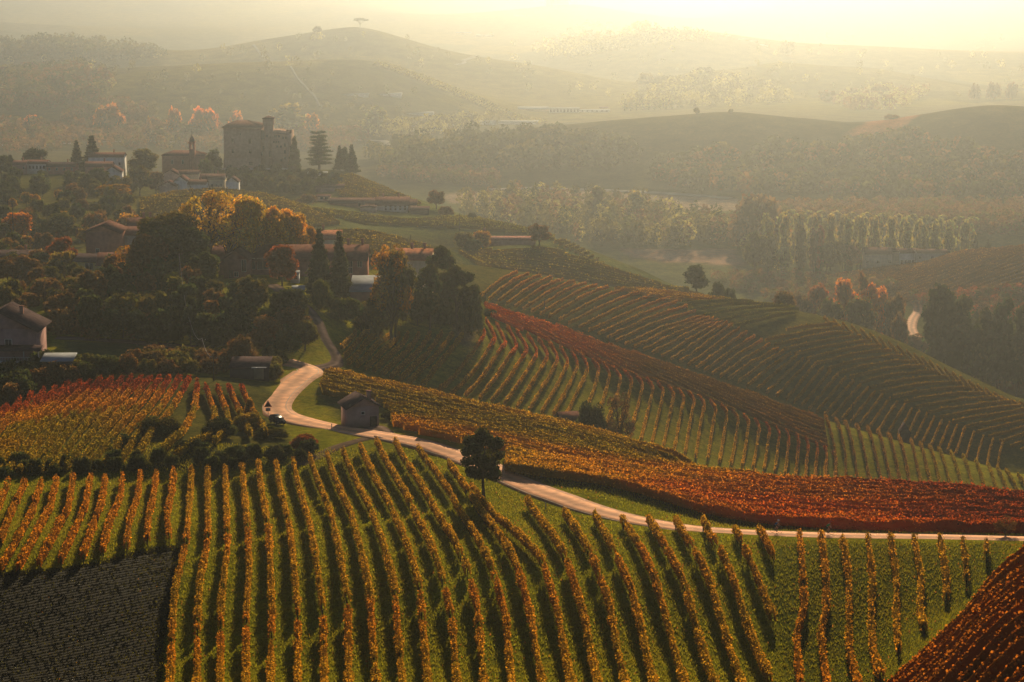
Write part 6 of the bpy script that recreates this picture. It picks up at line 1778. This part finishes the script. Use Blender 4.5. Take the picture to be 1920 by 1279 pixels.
# ------------------------------------------------------------------ poles and wires
def pole(px, top, d, label, arms=True, kind='wood'):
    p = at_px(px, d); h = float(ray(px, top)[1]) * d - p.z
    r = empty('utility_pole', p)
    V, Q = tube([(0, 0, -0.5), (0, 0, h * 0.5), (0, 0, h)], [0.15, 0.13, 0.10], 8)
    part('post', [(V, Q)], M_BARK if kind == 'wood' else wall_mat('grey'), r)
    if arms:
        part('crossarm', [bx(-0.8, 0.8, -0.06, 0.06, h - 0.5, h - 0.38)], M_BARK, r)
        for x in (-0.7, 0, 0.7):
            part('insulator', [tube([(x, 0, h - 0.38), (x, 0, h - 0.2)], [0.05, 0.05], 6)], M_FRAME, r)
    tag(r, label, 'pole', 'utility poles and posts')
    return Vector((p.x, p.y, p.z + h))
M_WIRE = simple_mat('bare_wire', (0.35, 0.33, 0.30), 0.5, 0.05, 1.0)
def wire(a, b, sag, label):
    t = np.linspace(0, 1, 12)
    P = np.array([tuple(a.lerp(b, float(k)) - Vector((0, 0, sag * 4 * k * (1 - k)))) for k in t])
    o0 = P[0].copy()
    o = mesh_np('power_cable', *[(lambda V, Q: (V - o0, [Q]))(*tube(P, np.full(12, 0.035), 4))][0], M_WIRE)
    o.location = o0
    tag(o, label, 'cable')
a = pole(339, 474, 496, 'slender pole rising in front of the dark wooded knoll')
b = pole(358, 603, 470, 'pole above the side road below the knoll')
c = pole(380, 634, 447, 'pole just right of the one above the side road')
d_ = pole(401, 668, 418, 'dark pole at the crest of the domed vineyard')
wire(a, b, 3.0, 'cable from the slender pole down to the side road pole'); wire(b, c, 1.6, 'bright cable between the two side road poles'); wire(c, d_, 1.4, 'bright cable from the right pole to the crest pole')
pole(1597, 736, 642, 'dark pole standing on the crest between the two right slopes', arms=False)
pole(1143, 628, 594, 'thin pole on the crest of the middle slope', arms=False)
pole(1021, 560, 660, 'thin pole among the red rows under the crest', arms=False)
pole(910, 550, 585, 'pole at the crest beside the dark clump', arms=False)
pole(1540, 862, 506, 'thin pole at the foot of the vineyard beyond the red rows', arms=False)
pole(26, 376, 790, 'pole with a crossarm above the orange rimmed tree')
pole(862, 400, 858, 'thin mast left of the pink roofed house', arms=False)
pole(908, 418, 866, 'mast behind the small annex of the pink roofed house', arms=False)
pole(770, 440, 770, 'thin pole on the low yellow green hill', arms=False)

# marker posts by the road
for px, top, d, lab in ((1023, 945, 298, 'short grey marker post on the near verge below the lone tree'), (622, 798, 374, 'short marker post at the road edge left of the brick hut')):
    p = at_px(px, d); h = 1.1
    r = empty('marker_post', p)
    part('post', [bx(-0.07, 0.07, -0.05, 0.05, -0.2, h)], wall_mat('grey'), r); part('reflector', [bx(-0.05, 0.05, -0.07, -0.051, h - 0.25, h - 0.1)], M_SHUT, r)
    tag(r, lab, 'marker post')

# triangular warning sign
def road_sign():
    p = at_px(503, 391)
    r = empty('road_sign', p, 0.1)
    part('post', [tube([(0, 0, -0.3), (0, 0, 2.9)], [0.05, 0.05], 8)], wall_mat('grey'), r)
    P = np.array([(-0.75, -0.06, 1.9), (0.75, -0.06, 1.9), (0, -0.06, 3.2)]); B = P + np.array([0, 0.05, 0])
    V = np.vstack([P, B]); part('plate', [(V, [np.array([(0, 1, 2), (3, 5, 4)]), np.array([(0, 3, 4, 1), (1, 4, 5, 2), (2, 5, 3, 0)])])], wall_mat('red'), r)
    c = P.mean(0); P2 = c + (P - c) * 0.62; P2[:, 1] -= 0.006
    part('sign_face', [(P2, [np.array([(0, 1, 2)])])], M_SHUT, r)
    part('lower_plate', [bx(-0.45, 0.45, -0.08, -0.03, 1.1, 1.75)], wall_mat('grey'), r)
    tag(r, 'triangular warning sign at the outer edge of the road bend', 'road sign')
road_sign()

# ------------------------------------------------------------------ car
M_CAR = simple_mat('dark_car_paint', (0.015, 0.02, 0.03), 0.9, 0.05, 1.0, 0, 0.0, 0.02)
M_TYRE = simple_mat('tyre', (0.015, 0.015, 0.015), 0.9, 0.1, 2.0)
M_RIM = simple_mat('rim', (0.2, 0.2, 0.2), 0.7, 0.05, 1.0)
def car():
    p = at_px(520, 383)
    r = empty('car', p, math.radians(-62))
    # side profile (x forward, z up), extruded across y with tumblehome
    prof = [(-2.05, 0.35), (-2.1, 0.75), (-2.0, 1.0), (-1.75, 1.42), (-1.2, 1.52), (0.2, 1.5), (0.95, 1.02), (1.85, 0.86), (2.08, 0.65), (2.08, 0.35)]
    V = []
    for (x, z) in prof:
        w = 0.86 if z < 1.05 else 0.66
        V += [(x, -w, z), (x, w, z)]
    V = np.array(V); n = len(prof)
    Q = np.array([(2*i, 2*i+1, 2*((i+1) % n)+1, 2*((i+1) % n)) for i in range(n)])
    body = part('body', [(V, [Q, np.array([[2*i for i in range(n)]]), np.array([[2*i+1 for i in range(n)][::-1]])])], M_CAR, r)
    part('windscreen', [slab([(0.3, -0.6, 1.46), (0.92, -0.74, 1.06), (0.92, 0.74, 1.06), (0.3, 0.6, 1.46)], -0.02)], M_GLASS, r)
    part('rear_window', [slab([(-1.82, -0.6, 1.36), (-2.02, -0.72, 1.03), (-2.02, 0.72, 1.03), (-1.82, 0.6, 1.36)], -0.03)], M_GLASS, r)
    for s in (-1, 1):
        P = np.array([(-1.6, s * 0.80, 1.05), (0.75, s * 0.80, 1.05), (0.2, s * 0.69, 1.42), (-1.4, s * 0.69, 1.42)])
        part('side_window', [(P if s < 0 else P[::-1], [np.array([(0, 1, 2, 3)])])], M_GLASS, r)
        part('headlight', [bx(2.0, 2.1, s * 0.62 - 0.16, s * 0.62 + 0.16, 0.62, 0.76)], M_RIM, r)
        part('tail_light', [bx(-2.13, -2.06, s * 0.7 - 0.12, s * 0.7 + 0.12, 0.75, 0.98)], wall_mat('red'), r)
        part('mirror', [bx(0.6, 0.75, s * 0.98 - 0.1, s * 0.98 + 0.1, 1.0, 1.14)], M_CAR, r)
        for x in (-1.3, 1.3):
            a = np.arange(14) * 2 * math.pi / 14
            y0, y1 = s * 0.68, s * 0.9
            V = np.vstack([np.stack([x + 0.33 * np.cos(a), np.full(14, y), 0.33 + 0.33 * np.sin(a)], 1) for y in (y0, y1)])
            Q = np.array([(i, (i + 1) % 14, (i + 1) % 14 + 14, i + 14) for i in range(14)])
            wh = part('wheel', [(V, [Q, np.arange(14)[None, :], (np.arange(14) + 14)[None, ::-1]])], M_TYRE, r)
            V2 = np.stack([x + 0.2 * np.cos(a), np.full(14, y1 + s * 0.01), 0.33 + 0.2 * np.sin(a)], 1)
            part('rim', [(V2, [np.arange(14)[None, :]])], M_RIM, wh)
    r.location.z += 0.12
    tag(r, 'dark car stopped at the edge of the road under the warning sign', 'car')
car()

# ------------------------------------------------------------------ cyclists
M_SKIN = simple_mat('skin', (0.42, 0.25, 0.17), 0.6, 0.05, 1.0)
M_SHORTS = simple_mat('black_shorts', (0.015, 0.015, 0.018), 0.8, 0.05, 1.0)
M_BIKE = simple_mat('bicycle_frame', (0.03, 0.03, 0.035), 0.4, 0.05, 1.0)
def skin_mesh(name, pts, edges, radii, mat, parent, root_i=0, sub=1):
    me = bpy.data.meshes.new(name); me.from_pydata([tuple(p) for p in pts], edges, []); me.update()
    o = bpy.data.objects.new(name, me); COL.objects.link(o); o.parent = parent
    sk = o.modifiers.new('skin', 'SKIN'); sk.use_smooth_shade = True
    if not me.skin_vertices: me.skin_vertices.new()
    for i, v in enumerate(me.skin_vertices[0].data):
        v.radius = (radii[i], radii[i]); v.use_root = (i == root_i)
    ss = o.modifiers.new('sub', 'SUBSURF'); ss.levels = sub; ss.render_levels = sub
    me.materials.append(mat)
    return o
def bicycle(p, rz, label):
    r = empty('bicycle', p, rz)
    for x in (-0.5, 0.5):
        a = np.linspace(0, 2 * math.pi, 21)
        P = np.stack([x + 0.33 * np.cos(a), 0 * a, 0.34 + 0.33 * np.sin(a)], 1)
        wh = part('wheel', [tube(P, np.full(21, 0.018), 5)], M_TYRE, r)
        part('spokes', [tube([(x, 0, 0.34), (x + 0.32 * math.cos(k), 0, 0.34 + 0.32 * math.sin(k))], [0.004, 0.004], 3) for k in np.linspace(0, 2 * math.pi, 9)[:-1]], M_RIM, wh)
    bb = (-0.08, 0, 0.28); st = (-0.2, 0, 0.82); hd = (0.36, 0, 0.84); fk = (0.5, 0, 0.34); rr = (-0.5, 0, 0.34)
    part('frame', [tube([bb, st], [0.02, 0.02]), tube([st, hd], [0.02, 0.02]), tube([bb, (0.39, 0, 0.74)], [0.022, 0.022]), tube([hd, fk], [0.018, 0.014]), tube([bb, rr], [0.012, 0.012]), tube([st, rr], [0.01, 0.01])], M_BIKE, r)
    part('saddle', [bx(-0.33, -0.08, -0.06, 0.06, 0.90, 0.94), bx(-0.23, -0.19, -0.015, 0.015, 0.80, 0.90)], M_SHORTS, r)
    part('handlebar', [tube([(0.36, 0, 0.84), (0.42, 0, 0.92)], [0.015, 0.015]), tube([(0.42, -0.21, 0.92), (0.42, 0.21, 0.92)], [0.014, 0.014]), tube([(0.42, -0.21, 0.92), (0.52, -0.21, 0.88), (0.48, -0.21, 0.78)], [0.014, 0.014, 0.014]), tube([(0.42, 0.21, 0.92), (0.52, 0.21, 0.88), (0.48, 0.21, 0.78)], [0.014, 0.014, 0.014])], M_BIKE, r)
    for s in (-1, 1):
        part('crank', [tube([(-0.08, s * 0.06, 0.28), (-0.08 + s * 0.05, s * 0.09, 0.28 - s * 0.16)], [0.012, 0.012]), bx(-0.13 + s * 0.05, -0.03 + s * 0.05, s * 0.13 - 0.05, s * 0.13 + 0.05, 0.27 - s * 0.16, 0.29 - s * 0.16)], M_BIKE, r)
    tag(r, label, 'bicycle', 'bicycles on the road')
def rider(p, rz, jersey, helmet, label):
    r = empty('person', p, rz)
    P = [(-0.2, 0, 1.0)]; E = []; R = [0.13]
    def chain(start, pts, rs):
        prev = start
        for q, w in zip(pts, rs):
            P.append(q); R.append(w); E.append((prev, len(P) - 1)); prev = len(P) - 1
        return prev
    ch = chain(0, [(-0.08, 0, 1.15), (0.06, 0, 1.32), (0.16, 0, 1.44)], [0.12, 0.15, 0.14])
    nk = chain(ch, [(0.22, 0, 1.53), (0.28, 0, 1.62), (0.30, 0, 1.72)], [0.06, 0.09, 0.09])
    for s in (-1, 1):
        fz = 0.28 - s * 0.16; fx = -0.08 + s * 0.05
        chain(0, [(-0.16, s * 0.11, 0.95), (0.18 + s * 0.04, s * 0.12, 0.80 - s * 0.09 + 0.0), (fx + 0.02, s * 0.13, fz + 0.14), (fx + 0.0, s * 0.13, fz + 0.06), (fx + 0.12, s * 0.13, fz + 0.05)], [0.10, 0.075, 0.048, 0.04, 0.035])
        chain(ch, [(0.16, s * 0.2, 1.40), (0.26, s * 0.24, 1.16), (0.44, s * 0.21, 0.97), (0.50, s * 0.21, 0.95)], [0.06, 0.045, 0.034, 0.03])
    body = skin_mesh('body', P, E, R, M_SKIN, r)
    # clothing
    JM = simple_mat('jersey', jersey, 0.7, 0.08, 2.0)
    t = [(-0.2, 0, 1.02), (-0.08, 0, 1.16), (0.06, 0, 1.33), (0.16, 0, 1.44), (0.16, 0.2, 1.41), (0.22, 0.23, 1.27), (0.16, -0.2, 1.41), (0.22, -0.23, 1.27)]
    skin_mesh('jersey', t, [(0, 1), (1, 2), (2, 3), (3, 4), (4, 5), (3, 6), (6, 7)], [0.145, 0.14, 0.17, 0.155, 0.08, 0.062, 0.08, 0.062], JM, r)
    t = [(-0.2, 0, 1.0)] + [(-0.16, 0.11, 0.95), (0.05, 0.12, 0.84), (-0.16, -0.11, 0.95), (0.05, -0.12, 0.90)]
    skin_mesh('shorts', t, [(0, 1), (1, 2), (0, 3), (3, 4)], [0.15, 0.12, 0.095, 0.12, 0.095], M_SHORTS, r)
    cv, cq = blob_core((0.30, 0, 1.75), (0.15, 0.105, 0.09), np.random.default_rng(3), 10, 6)
    o = part('helmet', [(cv, fixq(cq))], simple_mat('helmet', helmet, 0.4, 0.05, 1.0), r)
    for s in (-1, 1):
        part('shoe', [bx(-0.12 + s * 0.05, 0.12 + s * 0.05, s * 0.13 - 0.045, s * 0.13 + 0.045, 0.295 - s * 0.16, 0.37 - s * 0.16)], M_SHORTS, r)
    tag(r, label, 'person', 'cyclists on the road')
def on_road(px, side=0.0):
    q, _ = None, None
    d2 = None
    P = resample(ROAD_W, 0.5); Z = height(P[:, 0], P[:, 1]); X, Y = project(P[:, 0], P[:, 1], Z)
    i = int(np.abs(X - px).argmin()); t = P[min(i + 4, len(P) - 1)] - P[i - 4]; t /= np.linalg.norm(t)
    n = np.array([t[1], -t[0]])
    q = P[i] + n * side
    return Vector((q[0], q[1], float(0.5 * Z[i] + 0.5 * height(q[0], q[1]) + 0.12))), math.atan2(t[1], t[0])
for px, jer, hel, la, lb in ((1452, (0.03, 0.10, 0.22), (0.5, 0.5, 0.5), 'cyclist in a blue and dark jersey riding at the left of the pair', 'left bicycle of the two on the road'),
                             (1549, (0.03, 0.22, 0.07), (0.35, 0.05, 0.04), 'cyclist in a green jersey riding at the right of the pair', 'right bicycle of the two on the road')):
    p, rz = on_road(px, 0.8)
    rz += math.pi
    bicycle(p, rz, lb); rider(p, rz, jer, hel, la)
